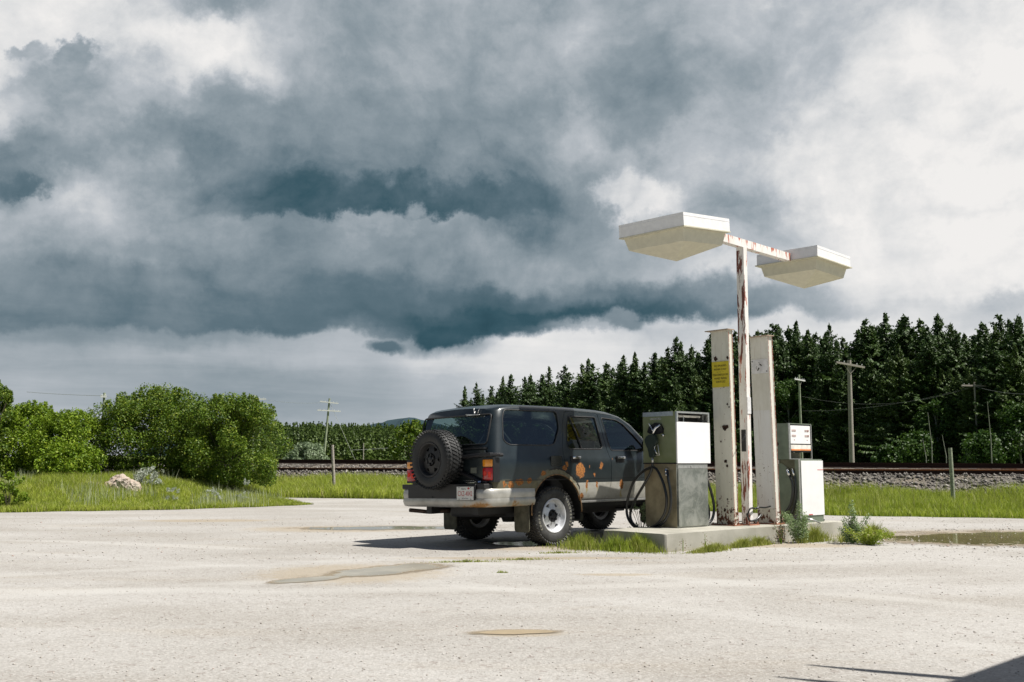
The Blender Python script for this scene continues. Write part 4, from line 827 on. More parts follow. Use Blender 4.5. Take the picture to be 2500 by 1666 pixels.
# ================================================================== WOODEN POSTS, UTILITY POLES, WIRES
def wpost(x,y,z0_,z1_,r,dx,m,label,name='wooden_post'):
    b=B(); b.tube([(0,0,z0_),(dx*.5+.003,0,(z0_+z1_)/2),(dx,0,z1_)],[r*1.08,r,r*.92],12); o=b.obj(name,m,None,True,50); o.location=(x,y,0); return tag(o,label,'wooden post')
wpost(10.25,23.4,-.1,1.40,.047,-.01,M_wood2,'upright round grey wooden post in the grass right of the far pump')
wpost(-5.52,31.3,-.1,1.60,.05,-.10,M_wood,'leaning bleached wooden post in the grass left of the vehicle')
wpost(-9.35,63,-.1,2.25,.035,0,M_wood,'thin pale fence post beyond the railway with wires','fence_post')
def upole(dx,Y,ytop,r,arms,m,label,leanx=0,base=0,brace=True,arml=1.25,ang=.25):
    x=(dx*1.0625-1250)/FOC*Y; H=hz(ytop,Y); root=empty('utility_pole',(x,Y,base),label=label,cat='utility pole')
    b=B(); b.tube([(leanx*-1,0,-.3),(0,0,H*.5),(0,0,H)],[r*1.15,r,r*.85],9) if not leanx else b.tube([(-leanx,0,-.3),(0,0,H)],[r*1.15,r*.85],9); b.obj('pole',m,root,True,50)
    for zo,L,slope in arms:
        b=B(); M=Matrix.Translation((0,-r-.04,H-zo))@Matrix.Rotation(ang,4,'Z')@Matrix.Rotation(slope,4,'Y'); b.box(-L,L,-.05,.05,-.06,.06,M); b.obj('crossarm',M_armw if m is M_pale else M_wood,root)
        b=B()
        for q in (-.80,-.45,.45,.80): b.tube([M@Vector((q*L,0,.06)),M@Vector((q*L,0,.11)),M@Vector((q*L,0,.17))],[.012,.034,.02],6)
        b.obj('insulator',M_ins,root)
        if brace:
            b=B(); b.tube([M@Vector((-.45*L,0,-.05)),(0,-r,H-zo-.55)],.02,4); b.tube([M@Vector((.45*L,0,-.05)),(0,-r,H-zo-.55)],.02,4); b.obj('brace',M_wood,root)
    return root,H
M_pale=simple('pale_green_pole',(.30,.34,.23),.8,var=.2,scale=6); M_armw=simple('white_crossarm',(.72,.72,.70),.6); M_ins=simple('glass_insulator',(.60,.62,.60),.3)
u1,h1=upole(1955,60,829,.14,[(.30,.97,.14)],M_wood,'big grey wooden utility pole with one sloping crossarm in front of the wood',leanx=.10)
u2,h2=upole(1838,84,863,.10,[(.45,.60,.10)],M_pale,'thin pale utility pole with a white crossarm behind the far pump',ang=.5)
u3,h3=upole(757,108,918,.12,[(.45,1.0,.10),(1.35,1.25,.04)],M_pale,'leaning pale utility pole with two white crossarms beyond the left treeline',leanx=.6,brace=False,ang=.3)
u4,h4=upole(584,96,910,.11,[(.42,1.15,-.02)],M_pale,'utility pole top poking out behind the right end of the big shrubs',brace=False)
u5,h5=upole(239,74,905,.10,[(.3,.2,0)],M_pale,'utility pole tip standing behind the left bushes',brace=False)
u6,h6=upole(2241,78,880,.07,[(.3,1.25,.0)],M_wood,'thin grey pole inside the wood at the right',brace=False)
b=B(); b.tube([(0,0,h3*.95),(3.6,0,-.2)],.015,4); q=b.obj('guy_wire',simple('pale_wire',(.35,.37,.33),.6),u3)
M_wire=simple('pale_overhead_wire',(.22,.24,.22),.5)
def wire(p,q,sag,r,label,name='overhead_wire'):
    P=[]; 
    for k in range(25):
        t=k/24; P.append((p[0]+(q[0]-p[0])*t,p[1]+(q[1]-p[1])*t,p[2]+(q[2]-p[2])*t-4*sag*t*(1-t)))
    o=B().tube(P,r,4).obj(name,M_wire); return tag(o,label,'wire','overhead and fence wires')
def at(dx,dy,Y): return ((dx*1.0625-1250)/FOC*Y,Y,hz(dy,Y))
wire(at(1844,913,84),at(2241,890,78),1.0,.0045,'upper thin wire sagging across the dark wood from the pale pole')
wire(at(1844,947,84),at(2241,890,78),.5,.0045,'lower thin wire sagging across the dark wood from the pale pole')
wire(at(60,903,80),at(239,912,74),.05,.014,'thin wire against the clouds above the left bushes')
wire(at(239,912,74),at(584,917,96),.9,.010,'thin wire running behind the top of the large shrubs')
wire(at(590,917,96),at(757,926,108),.3,.010,'thin wire between the left utility poles')
wire(at(2241,890,78),at(2420,905,70),.3,.010,'thin wire leaving the right edge of the photograph')
wire(at(810,1037,58),at(942,1028,63),.03,.008,'fence wire left of the thin fence post','fence_wire')
wire(at(942,1028,63),at(1010,1032,60),.02,.008,'fence wire right of the thin fence post','fence_wire')
# ================================================================== CANOPY (stands right of the camera; only its shadow is in the frame)
can=empty('porch_roof',(5.5,3.6,0),label='flat porch roof on posts whose shadow falls in the lower right corner',cat='roof')
def cp(x,y): return (x-5.5,y-3.6)
b=B(); b.prism([cp(5.50,5.76),cp(3.42,3.79),cp(5.5,1.5),cp(7.6,3.5)],3.4,3.52,'z'); b.obj('roof_slab',M_wood,can)
for (x0,y0),(x1,y1) in (((3.61,5.02),(5.1,4.31)),((3.37,4.72),(4.75,4.06))):
    d=Vector((x1-x0,y1-y0)).normalized(); n_=Vector((-d.y,d.x))
    b=B(); w0,w1q=.006,.055; P=[(x0-n_.x*w0,y0-n_.y*w0),(x0+d.x*.35-n_.x*w1q,y0+d.y*.35-n_.y*w1q),(x1-n_.x*w1q,y1-n_.y*w1q),(x1+n_.x*.03,y1+n_.y*.03),(x0+n_.x*w0,y0+n_.y*w0)]
    b.prism([cp(*p) for p in P],3.33,3.398,'z'); b.obj('rafter',M_wood,can)
for x_,y_ in ((5.6,4.4),(5.5,1.8),(7.3,3.5)): b=B(); b.box(x_-5.5-.05,x_-5.5+.05,y_-3.6-.05,y_-3.6+.05,0,3.398); b.obj('post',M_wood,can)
# ================================================================== VEHICLE (x forward, y left, origin under rear axle)
suv=empty('parked_suv',(-.055,13.642,.010),(-.022,-.0035,.779),'rusty dark grey off-road wagon with a rear spare wheel parked beside the pump island','car')
def m_paint():
    m,t=mat('faded_slate_paint'); o=t.obj(); x,y,z=t.sep(o); n=t.noise(o,2.5,6,.65); f=t.noise(o,22,6,.7); h=t.noise(o,9,5,.65)
    col=t.mix(t.ss(n,.35,.7),(.012,.019,.022),(.023,.033,.037))
    dust=t.m('MULTIPLY',t.ss(t.m('ADD',z,t.m('MULTIPLY',h,.35)),1.25,.72),.22); col=t.mix(dust,col,(.10,.105,.09))
    # side band: silver two-tone below the line, forward of the rear arch
    side=t.m('GREATER_THAN',t.m('ABSOLUTE',y),.70); sil=t.m('MULTIPLY',t.m('MULTIPLY',side,t.m('LESS_THAN',z,.768)),t.m('GREATER_THAN',x,.30))
    silc=t.mix(t.ss(h,.35,.75),(.52,.51,.46),(.40,.385,.33)); col=t.mix(sil,col,silc)
    band=t.m('MULTIPLY',side,t.m('MULTIPLY',t.m('LESS_THAN',t.m('ABSOLUTE',t.m('SUBTRACT',z,.817)),.004),1)); col=t.mix(band,col,(.008,.009,.01))
    # rust blisters (x,z,rx,rz)
    x0_,z0_=x,z; wn=t.noise(o,13,4,.6,0,True); wn=t.sep(wn); x=t.m('ADD',x,t.m('MULTIPLY',t.m('SUBTRACT',wn[0],.5),.11)); z=t.m('ADD',z,t.m('MULTIPLY',t.m('SUBTRACT',wn[1],.5),.11)); rust=None; halo=None
    for cx,cz_,rx,rz in ((.55,.925,.082,.10),(.996,.984,.040,.056),(.848,.862,.018,.028),(.679,.744,.030,.046),(.893,.732,.024,.034),(1.414,.735,.036,.080),(.291,1.018,.026,.030),(-.164,.905,.036,.034),(-.60,.797,.075,.036),(-.43,.815,.05,.03),(-.761,.765,.060,.045),(-.86,.77,.03,.04),(.575,.585,.05,.045),(.24,.97,.05,.03),(.74,.985,.008,.01),(1.25,1.09,.01,.012)):
        a=t.m('DIVIDE',t.m('SUBTRACT',x,cx),rx); b_=t.m('DIVIDE',t.m('SUBTRACT',z,cz_),rz); d=t.m('SQRT',t.m('ADD',t.m('MULTIPLY',a,a),t.m('MULTIPLY',b_,b_)))
        rust=d if rust is None else t.m('MINIMUM',rust,d)
        if cz_<.76:
            a2=t.m('DIVIDE',t.m('SUBTRACT',x,cx),rx*.8); b2=t.m('DIVIDE',t.m('SUBTRACT',z,cz_-rz*1.5),rz*2.0); d2=t.m('SQRT',t.m('ADD',t.m('MULTIPLY',a2,a2),t.m('MULTIPLY',b2,b2))); halo=d2 if halo is None else t.m('MINIMUM',halo,d2)
    rust=t.m('ADD',rust,t.m('ADD',t.m('MULTIPLY',t.m('SUBTRACT',f,.5),.9),t.m('MULTIPLY',t.m('SUBTRACT',h,.5),.9))); rm=t.m('MULTIPLY',t.ss(rust,1.06,.90),side)
    x,z=x0_,z0_
    # arch lip corrosion
    ax=t.m('SUBTRACT',x,.07); az=t.m('SUBTRACT',z,.41); ad=t.m('SQRT',t.m('ADD',t.m('MULTIPLY',ax,ax),t.m('MULTIPLY',az,az)))
    ad=t.m('ADD',ad,t.m('MULTIPLY',t.m('SUBTRACT',h,.5),.10)); arch=t.m('MULTIPLY',t.ss(ad,.560,.52),t.m('MULTIPLY',side,t.m('LESS_THAN',x,.62)))
    col=t.mix(t.m('MULTIPLY',arch,.8),col,t.mix(t.ss(f,.35,.65),(.14,.125,.065),(.20,.19,.13)))
    low=t.m('MULTIPLY',t.ss(t.m('ADD',z,t.m('MULTIPLY',t.m('SUBTRACT',h,.5),.06)),.835,.80),t.m('MULTIPLY',side,t.m('LESS_THAN',x,-.30))); col=t.mix(t.m('MULTIPLY',low,.75),col,(.15,.135,.075))
    hole=t.m('MULTIPLY',t.ss(t.m('ADD',t.m('ABSOLUTE',t.m('SUBTRACT',ad,.545)),t.m('MULTIPLY',f,.02)),.026,.018),t.m('MULTIPLY',side,t.m('MULTIPLY',t.m('GREATER_THAN',x,-.05),t.m('LESS_THAN',x,.54)))); col=t.mix(hole,col,(.006,.005,.004))
    st_=t.m('MULTIPLY',t.ss(t.m('ADD',halo,t.m('MULTIPLY',f,.5)),1.15,.5),side); col=t.mix(t.m('MULTIPLY',st_,.6),col,(.40,.30,.05))
    rc=t.mix(t.ss(t.noise(o,60,4,.7),.40,.62),(.17,.062,.014),(.38,.15,.028)); col=t.mix(rm,col,rc)
    rough=t.m('ADD',t.mix(t.m('MAXIMUM',rm,t.m('MAXIMUM',arch,low)),(.30,)*3,(.85,)*3),t.m('MULTIPLY',f,.08))
    nb=t.m('SUBTRACT',1,t.m('MAXIMUM',rm,arch))
    t.out(t.pbsdf(col,rough,t.m('MULTIPLY',nb,.25),t.bump(f,.12,.004),t.m('MULTIPLY',nb,.5),.55,.10)); return m
M_paint=m_paint()
def m_bumper():
    m,t=mat('silver_bumper'); o=t.obj(); x,y,z=t.sep(o); n=t.noise(o,5,6,.65); f=t.noise(o,24,6,.7)
    col=t.mix(t.ss(n,.35,.7),(.47,.46,.42),(.33,.32,.28)); cr=t.m('ADD',z,t.m('MULTIPLY',t.m('SUBTRACT',n,.5),.42)); cr=t.m('ADD',cr,t.m('MULTIPLY',t.m('SUBTRACT',f,.5),.05))
    e=t.ss(cr,.520,.490); e=t.m('MULTIPLY',e,t.m('LESS_THAN',y,-.35)); col=t.mix(e,col,t.mix(f,(.30,.10,.02),(.05,.02,.01)))
    col=t.mix(t.m('MULTIPLY',t.m('MULTIPLY',t.ss(cr,.56,.50),t.m('LESS_THAN',y,-.35)),.5),col,(.42,.24,.07))
    t.out(t.pbsdf(col,.38,.35,t.bump(e,.3,.004),.1)); return m
M_bump=m_bumper()
m,t=mat('tinted_window'); g_=t.n('ShaderNodeBsdfGlossy'); t.put(g_.inputs[0],(.85,.9,.92)); g_.inputs['Roughness'].default_value=.015; tr=t.n('ShaderNodeBsdfTransparent'); t.put(tr.inputs[0],(.46,.56,.54)); gg=t.n('ShaderNodeNewGeometry'); cs_=t.m('ABSOLUTE',t.vm('DOT_PRODUCT',gg.outputs['Normal'],gg.outputs['Incoming'])); fz=t.m('ADD',.05,t.m('MULTIPLY',.95,t.m('POWER',t.m('SUBTRACT',1,cs_),5)))
mx=t.n('ShaderNodeMixShader'); t.put(mx.inputs[0],t.m('MULTIPLY',fz,1.9,clamp=True)); t.t.links.new(tr.outputs[0],mx.inputs[1]); t.t.links.new(g_.outputs[0],mx.inputs[2]); t.out(mx.outputs[0]); M_tint=m
M_interior=simple('dark_upholstery',(.03,.03,.03),.9); M_tyre=simple('dusty_tyre_rubber',(.042,.042,.040),.75,var=.35,scale=14); M_tyre2=simple('black_tyre_rubber',(.017,.018,.018),.6,var=.3,scale=14)
M_alloy=simple('alloy_wheel',(.70,.71,.73),.38,.45,var=.06); M_ambr=simple('amber_lens',(.85,.30,.01),.2,coat=.6); M_redl=simple('red_lens',(.50,.008,.008),.2,coat=.6)
def interp(T,x): return float(np.interp(x,[a for a,_ in T],[c for _,c in T]))
ZR=[(-1.03,1.725),(-.85,1.765),(-.5,1.785),(0,1.79),(.6,1.785),(1.1,1.77),(1.36,1.75),(1.6,1.70),(1.82,1.595),(2.09,1.36),(2.35,1.15),(2.6,1.12),(3.2,1.05),(3.36,.98),(3.41,.92)]
WD=[(-1.03,.735),(-1.015,.77),(-.99,.80),(-.95,.825),(-.88,.838),(-.7,.84),(2.9,.84),(3.2,.81),(3.34,.75),(3.41,.66)]
ZB=[(-1.03,.66),(-.4,.60),(.4,.53),(2,.49),(3.2,.50),(3.41,.55)]
def shiftx(x,z): return x+(max(0,z-1.08)*.25)*min(1,max(0,(-.55-x)/.4))
def section(x,ins=0.0,zlow=None):
    zr=interp(ZR,x)-ins; W_=interp(WD,x)-ins; zb=interp(ZB,x) if zlow is None else zlow; zs_=min(1.17,zr-.02)
    mp=lambda z: .84+(z-.84)*(zs_-.84)/(1.17-.84) if z>.84 else z
    P=[(0,zb),(W_-.10,zb),(W_-.045,zb+.008),(W_-.018,zb+.05),(W_-.004,.66),(W_+.004,.74),(W_+.006,.80),(W_+.004,.84),(W_+.004,mp(.94)),(W_+.003,mp(1.02)),(W_-.001,mp(1.065)),(W_-.010,mp(1.10)),(W_-.022,mp(1.14)),(W_-.030,zs_)]
    if zlow is not None: P=[(a,max(b_,zlow)) if a else (a,b_) for a,b_ in P]
    top=zr-.045
    for f in (.2,.4,.6,.8,1): z=zs_+f*(top-zs_) if top>zs_ else zs_+f*.001; P.append((W_-.030-(z-zs_)*.235,z))
    ye=P[-1][0]; zt_=max(P[-1][1],zr-.045)
    P+=[(ye-.012,zt_+.018),(ye-.035,zt_+.034),(ye-.075,zt_+.046),(ye-.20,zt_+.058),(ye-.42,zt_+.066),(0,zt_+.070)]
    return P
def loft(xs_,ins=0,zlow=None):
    b=B(); rings=[]
    for x in xs_:
        P=section(x,ins,zlow); R_=[(shiftx(x,z),-y,z) for y,z in P]+[(shiftx(x,z),y,z) for y,z in P[-2:0:-1]]
        rings.append([b.b.verts.new(v) for v in R_])
    n=len(rings[0])
    for r0,r1 in zip(rings,rings[1:]):
        for k in range(n): b.b.faces.new((r0[k],r0[(k+1)%n],r1[(k+1)%n],r1[k]))
    b.b.faces.new(rings[0]); b.b.faces.new(rings[-1][::-1]); return b.mesh('body')
XS=[-1.03,-1.015,-.99,-.95,-.88,-.7,-.5,-.3,-.1,.1,.3,.5,.7,.9,1.1,1.25,1.36,1.48,1.6,1.71,1.82,1.95,2.09,2.22,2.35,2.6,2.9,3.05,3.2,3.28,3.34,3.38,3.41]
body=link('body',loft(XS),M_paint,suv)
CXS=[-.93,-.88,-.7,-.3,.3,.9,1.36,1.6,1.82,2.0]
boolean(body,loft(CXS,.045,.66))
def cyl(x,z,r,y0,y1,seg=40):
    b=B(); b.prism([(x+math.cos(2*math.pi*k/seg)*r,z+math.sin(2*math.pi*k/seg)*r*(1 if math.sin(2*math.pi*k/seg)>0 else 1)) for k in range(seg)],y0,y1,'y'); return b.mesh('c')
for xx in (.085,2.675):
    boolean(body,cyl(xx,.405,.475,-1,-.50)); boolean(body,cyl(xx,.405,.475,.50,1))
DR=rounded([(.262,1.20),(.258,1.05),(.298,.945),(.40,.893),(.50,.80),(.547,.66),(.545,.553),(1.055,.545),(1.165,.68),(1.20,.84),(1.205,1.06),(1.165,1.20),(1.115,1.722),(.44,1.727),(.345,1.52)],.05,3)
DF=rounded([(1.212,1.06),(1.207,.84),(1.172,.68),(1.062,.545),(2.12,.525),(2.17,.70),(2.19,1.16),(2.10,1.245),(1.83,1.50),(1.60,1.655),(1.45,1.695),(1.123,1.720),(1.173,1.20)],.04,3)
def prismmesh(P,a,b_,ax='y',grow=0):
    if grow:
        n=len(P); Q=[]
        for i in range(n):
            p,q,r_=Vector(P[i-1]),Vector(P[i]),Vector(P[(i+1)%n]); t=(r_-p)
            nn=Vector((t.y,-t.x)).normalized(); Q.append(tuple(q+nn*grow))
        A=lambda P_:sum(P_[i-1][0]*P_[i][1]-P_[i][0]*P_[i-1][1] for i in range(len(P_)))
        if abs(A(Q))<abs(A(P)): Q=[tuple(2*Vector(p)-Vector(q)) for p,q in zip(P,Q)]
        P=Q
    b=B(); b.prism(P,a,b_,ax); return b.mesh('p')
doors=[]
for nm,P in (('rear_door',DR),('front_door',DF)):
    for s_ in (-1,1):
        d=link(nm,body.data.copy(),[],suv); boolean(d,prismmesh(P,s_*1.0,s_*.60),'INTERSECT'); doors.append(d); d['sd']=s_
for P in (DR,DF):
    for s_ in (-1,1): boolean(body,prismmesh(P,s_*1.0,s_*.58,grow=.0045))
WR=rounded([(-.70,1.715),(.285,1.718),(.275,1.50),(.13,1.29),(.05,1.262),(-.72,1.262),(-.81,1.32),(-.755,1.60)],.055,4)
WRD=rounded([(.50,1.662),(1.055,1.662),(1.085,1.25),(1.04,1.215),(.40,1.215),(.365,1.25),(.42,1.50)],.03,4)
WFD=rounded([(1.185,1.658),(1.50,1.635),(1.64,1.58),(1.83,1.42),(2.04,1.225),(2.02,1.20),(1.27,1.20),(1.245,1.23)],.035,4)
boolean(body,prismmesh(WR,-1,1))
for d in doors:
    boolean(d,prismmesh(WRD if d.name.startswith('rear') else WFD,-1,1))
RG=rounded([(-.655,1.275),(-.655,1.655),(.655,1.655),(.655,1.275)],.05,4)
b=B(); b.prism(RG,-1.2,-.62,'x'); boolean(body,b.mesh('c'))
# windscreen opening
b=B(); d_=Vector((2.27-1.66,1.215-1.665)).normalized(); nn=Vector((-d_.y,d_.x)); p0=Vector((1.69,1.635)); p1_=Vector((2.20,1.245))
b.prism([tuple(p0+nn*.2),tuple(p1_+nn*.2),tuple(p1_-nn*.12),tuple(p0-nn*.12)],-.60,.60,'y'); boolean(body,b.mesh('c'))
for o_ in [body]+doors:
    me=o_.data
    if not me.materials: me.materials.append(M_paint)
    me.polygons.foreach_set('use_smooth',[True]*len(me.polygons)); me.set_sharp_from_angle(angle=R(28))
    if 'sd' in o_: del o_['sd']
def gy(z,x=0,s_=-1,off=0): return s_*(interp(WD,x)-.030-(z-1.17)*.235-off)
def glass(name,P,x_rng,s_,parent,off=.012,grow=.006):
    b=B(); c=Vector((sum(p[0] for p in P)/len(P),sum(p[1] for p in P)/len(P)))
    Q=[tuple(c+(Vector(p)-c)*(1+grow/.3)) for p in P]; v=[b.b.verts.new((x,gy(z,0,s_,off),z)) for x,z in Q]; b.b.faces.new(v); b.obj(name,M_tint,parent)
    b=B(); b.tube([(x,gy(z,0,s_,.002),z) for x,z in P+P[:2]],.009,6,False); b.obj('window_seal',M_black,parent,True)
for s_ in (-1,1): glass('quarter_window',WR,0,s_,suv)
def sx(p,s_,o=0): return p
dmap={}
for d in doors:
    s_=-1 if np.mean([v.co.y for v in d.data.vertices])<0 else 1; dmap[d.name]=(d,s_); rear=d.name.startswith('rear')
    glass('window_pane',WRD if rear else WFD,0,s_,d)
    if rear:
        b=B(); b.tube([(.515,gy(1.66,0,s_,-.001),1.66),(.60,gy(1.42,0,s_,-.001),1.42),(.645,gy(1.215,0,s_,-.001),1.215)],.010,6); b.obj('window_divider',M_black,d)
    x0=.385 if rear else 1.325
    b=B(); b.box(x0-.012,x0+.168,min(s_*.848,s_*.84),max(s_*.848,s_*.84),1.035,1.125,None,.003); b.obj('handle_recess',M_blackm,d)
    b=B(); b.box(x0,x0+.155,min(s_*.849,s_*.878),max(s_*.849,s_*.878),1.085,1.118,None,.006); b.obj('handle',M_chrome,d,True,40)
# rear window glass, gate details
def rx(z): return -1.03+max(0,z-1.08)*.25
b=B(); v=[b.b.verts.new((rx(z)+.012,y,z)) for y,z in RG]; b.b.faces.new(v); b.obj('rear_window',M_tint,suv)
b=B(); b.tube([(rx(z)-.001,y,z) for y,z in RG+RG[:2]],.011,6,False); b.obj('window_seal',M_black,suv,True)
b=B(); b.prism(rounded([(-.69,.70),(-.69,1.20),(.69,1.20),(.69,.70)],.05,3),-1.040,-1.0305,'x'); b.obj('tailgate_panel',M_paint,suv,True,30)
b=B(); b.prism([(-.67,1.215),(-.67,1.235),(.67,1.235),(.67,1.215)],-1.052,-1.0,'x'); b.obj('gate_trim',M_chrome and M_blackm,suv)
b=B(); b.tube([(rx(1.70)-.02,-.35,1.700),(rx(1.68)-.035,-.36,1.655),(rx(1.66)-.03,-.20,1.668)],[.012,.009,.005],6); b.tube([(rx(1.66)-.035,-.47,1.655),(rx(1.66)-.035,-.22,1.652)],.005,6); b.tube([(rx(1.70)-.03,-.345,1.66),(rx(1.70)-.03,-.345,1.745)],.004,5); b.tube([(rx(1.70)-.02,-.40,1.66),(rx(1.70)-.02,-.43,1.725)],.004,5); b.obj('rear_wiper',M_alum,suv,True)
# tail lights
for s_ in (-1,1):
    tl=empty('tail_light',(0,0,0)); tl.parent=suv
    ya,yb=sorted((s_*.655,s_*.838))
    def lens(z0_,z1_,m,nm):
        b=B(); b.box(-1.065,-.955,ya,yb,z0_,z1_,None,.018); b.obj(nm,m,tl,True,40)
    lens(.988,1.085,M_ambr,'amber_lens'); lens(.822,.986,M_redl,'red_lens')
    b=B(); b.box(-1.055,-.95,ya-.01,yb+.004,.800,1.105); b.obj('lamp_surround',M_blackm,tl)
    b=B(); b.box(-1.068,-1.064,ya+.03,ya+.075,.86,.93); b.box(-1.068,-1.064,yb-.07,yb-.03,.88,.94); b.obj('reflector',simple('bright_red_reflector',(.8,.02,.015),.15),tl)
# bumper
def path_sweep(b,path,prof):
    vs=[];n=len(prof);P=[Vector(p) for p in path]
    for i,p in enumerate(P):
        t_=(P[min(i+1,len(P)-1)]-P[max(i-1,0)]).normalized(); nn=Vector((t_.y,-t_.x))
        vs+=[(p.x+nn.x*o,p.y+nn.y*o,z) for o,z in prof]
    b.add(vs,[(i*n+k,i*n+(k+1)%n,(i+1)*n+(k+1)%n,(i+1)*n+k) for i in range(len(P)-1) for k in range(n)]+[tuple(range(n)),tuple((len(P)-1)*n+k for k in range(n-1,-1,-1))])
def bpath(xe,yo=.845,xr=-1.17,r=.13,y0=None):
    P=[(xe,-yo),(xe-.3,-yo-.006),(xr+.25,-yo-.012)]
    for k in range(7): a=math.pi/2*k/6; P.append((xr+r-math.sin(a)*r*1.0,-(yo-.012)+.0+ (1-math.cos(a))*r-.012))
    return P
half=bpath(-.335); full=half+[(-1.18,-.35),(-1.185,0),(-1.18,.35)]+[(x,-y) for x,y in half[::-1]]
b=B(); path_sweep(b,full,[(-.0,.52),(.010,.505),(.06,.495),(.06,.605),(-.004,.605),(-.014,.565)]); b.obj('rear_bumper',M_bump,suv,True,40)
for s_ in (1,-1):
    h_=[(x,y*s_) for x,y in half+[(-1.172,-.66)]]; h_=h_ if s_>0 else h_[::-1]
    b=B(); path_sweep(b,h_,[(-.004,.607),(-.010,.66),(-.004,.705),(.012,.722),(.07,.722),(.07,.607)]); b.obj('bumper_end_cap',M_bump,suv,True,40)
b=B(); b.box(-1.188,-1.031,-.655,.655,.608,.785,None,.008); 
for s_ in (-1,1): b.box(-1.172,-1.03,min(s_*.657,s_*.80),max(s_*.657,s_*.80),.7225,.785,None,.01)
b.obj('bumper_step',M_black,suv)
b=B(); b.tube([(-1.188,.16,.62),(-1.196,.16,.62)],.012,8); b.obj('bumper_plug',M_blackm,suv)
pn=empty('licence_plate',(0,0,0)); pn.parent=suv
PXX=-1.215
b=B(); b.box(PXX,-1.1885,-.66,-.34,.585,.76,None,.004); b.obj('plate_bracket',M_blackm,pn)
b=B(); b.box(PXX-.003,PXX-.001,-.655,-.348,.590,.752); b.obj('plate',simple('plate_white',(.66,.66,.62),.4,var=.04),pn)
TM=lambda y,z,x=PXX-.0035: Matrix.Translation((x,y,z))@Euler((math.pi/2,0,-math.pi/2)).to_matrix().to_4x4()
M_plred=simple('plate_red',(.42,.02,.02),.5,var=.02); M_plblk=simple('plate_black',(.05,.05,.06),.5)
text('registration','CXZ-4042',.086,M_plred,pn,TM(-.5015,.664),.0005,.70,spacing=1.02)
text('province_name','Alberta',.032,M_plblk,pn,TM(-.475,.725),.0004,.9)
text('plate_motto','Wild Rose Country',.019,M_plblk,pn,TM(-.5015,.610),.0004,.8)
b=B(); b.prism([(-.565,.716),(-.59,.728),(-.583,.742),(-.56,.745),(-.545,.73)],PXX-.0045,PXX-.003,'x'); b.obj('plate_emblem',M_plred,pn)
b=B()
for y_,z_ in ((-.395,.740),(-.61,.740),(-.395,.600),(-.61,.600)): b.tube([(PXX-.003,y_,z_),(PXX-.008,y_,z_)],.006,6)
b.obj('plate_screws',M_black,pn)
text('tailgate_lettering','TOYOTA',.045,M_alum,suv,TM(-.400,.812,-1.0415),.001,1.15,spacing=1.15)
b=B(); b.box(-1.045,-1.0405,-.53,-.42,.915,.985); b.obj('gate_sticker',simple('faded_sticker',(.13,.14,.11),.7),suv)
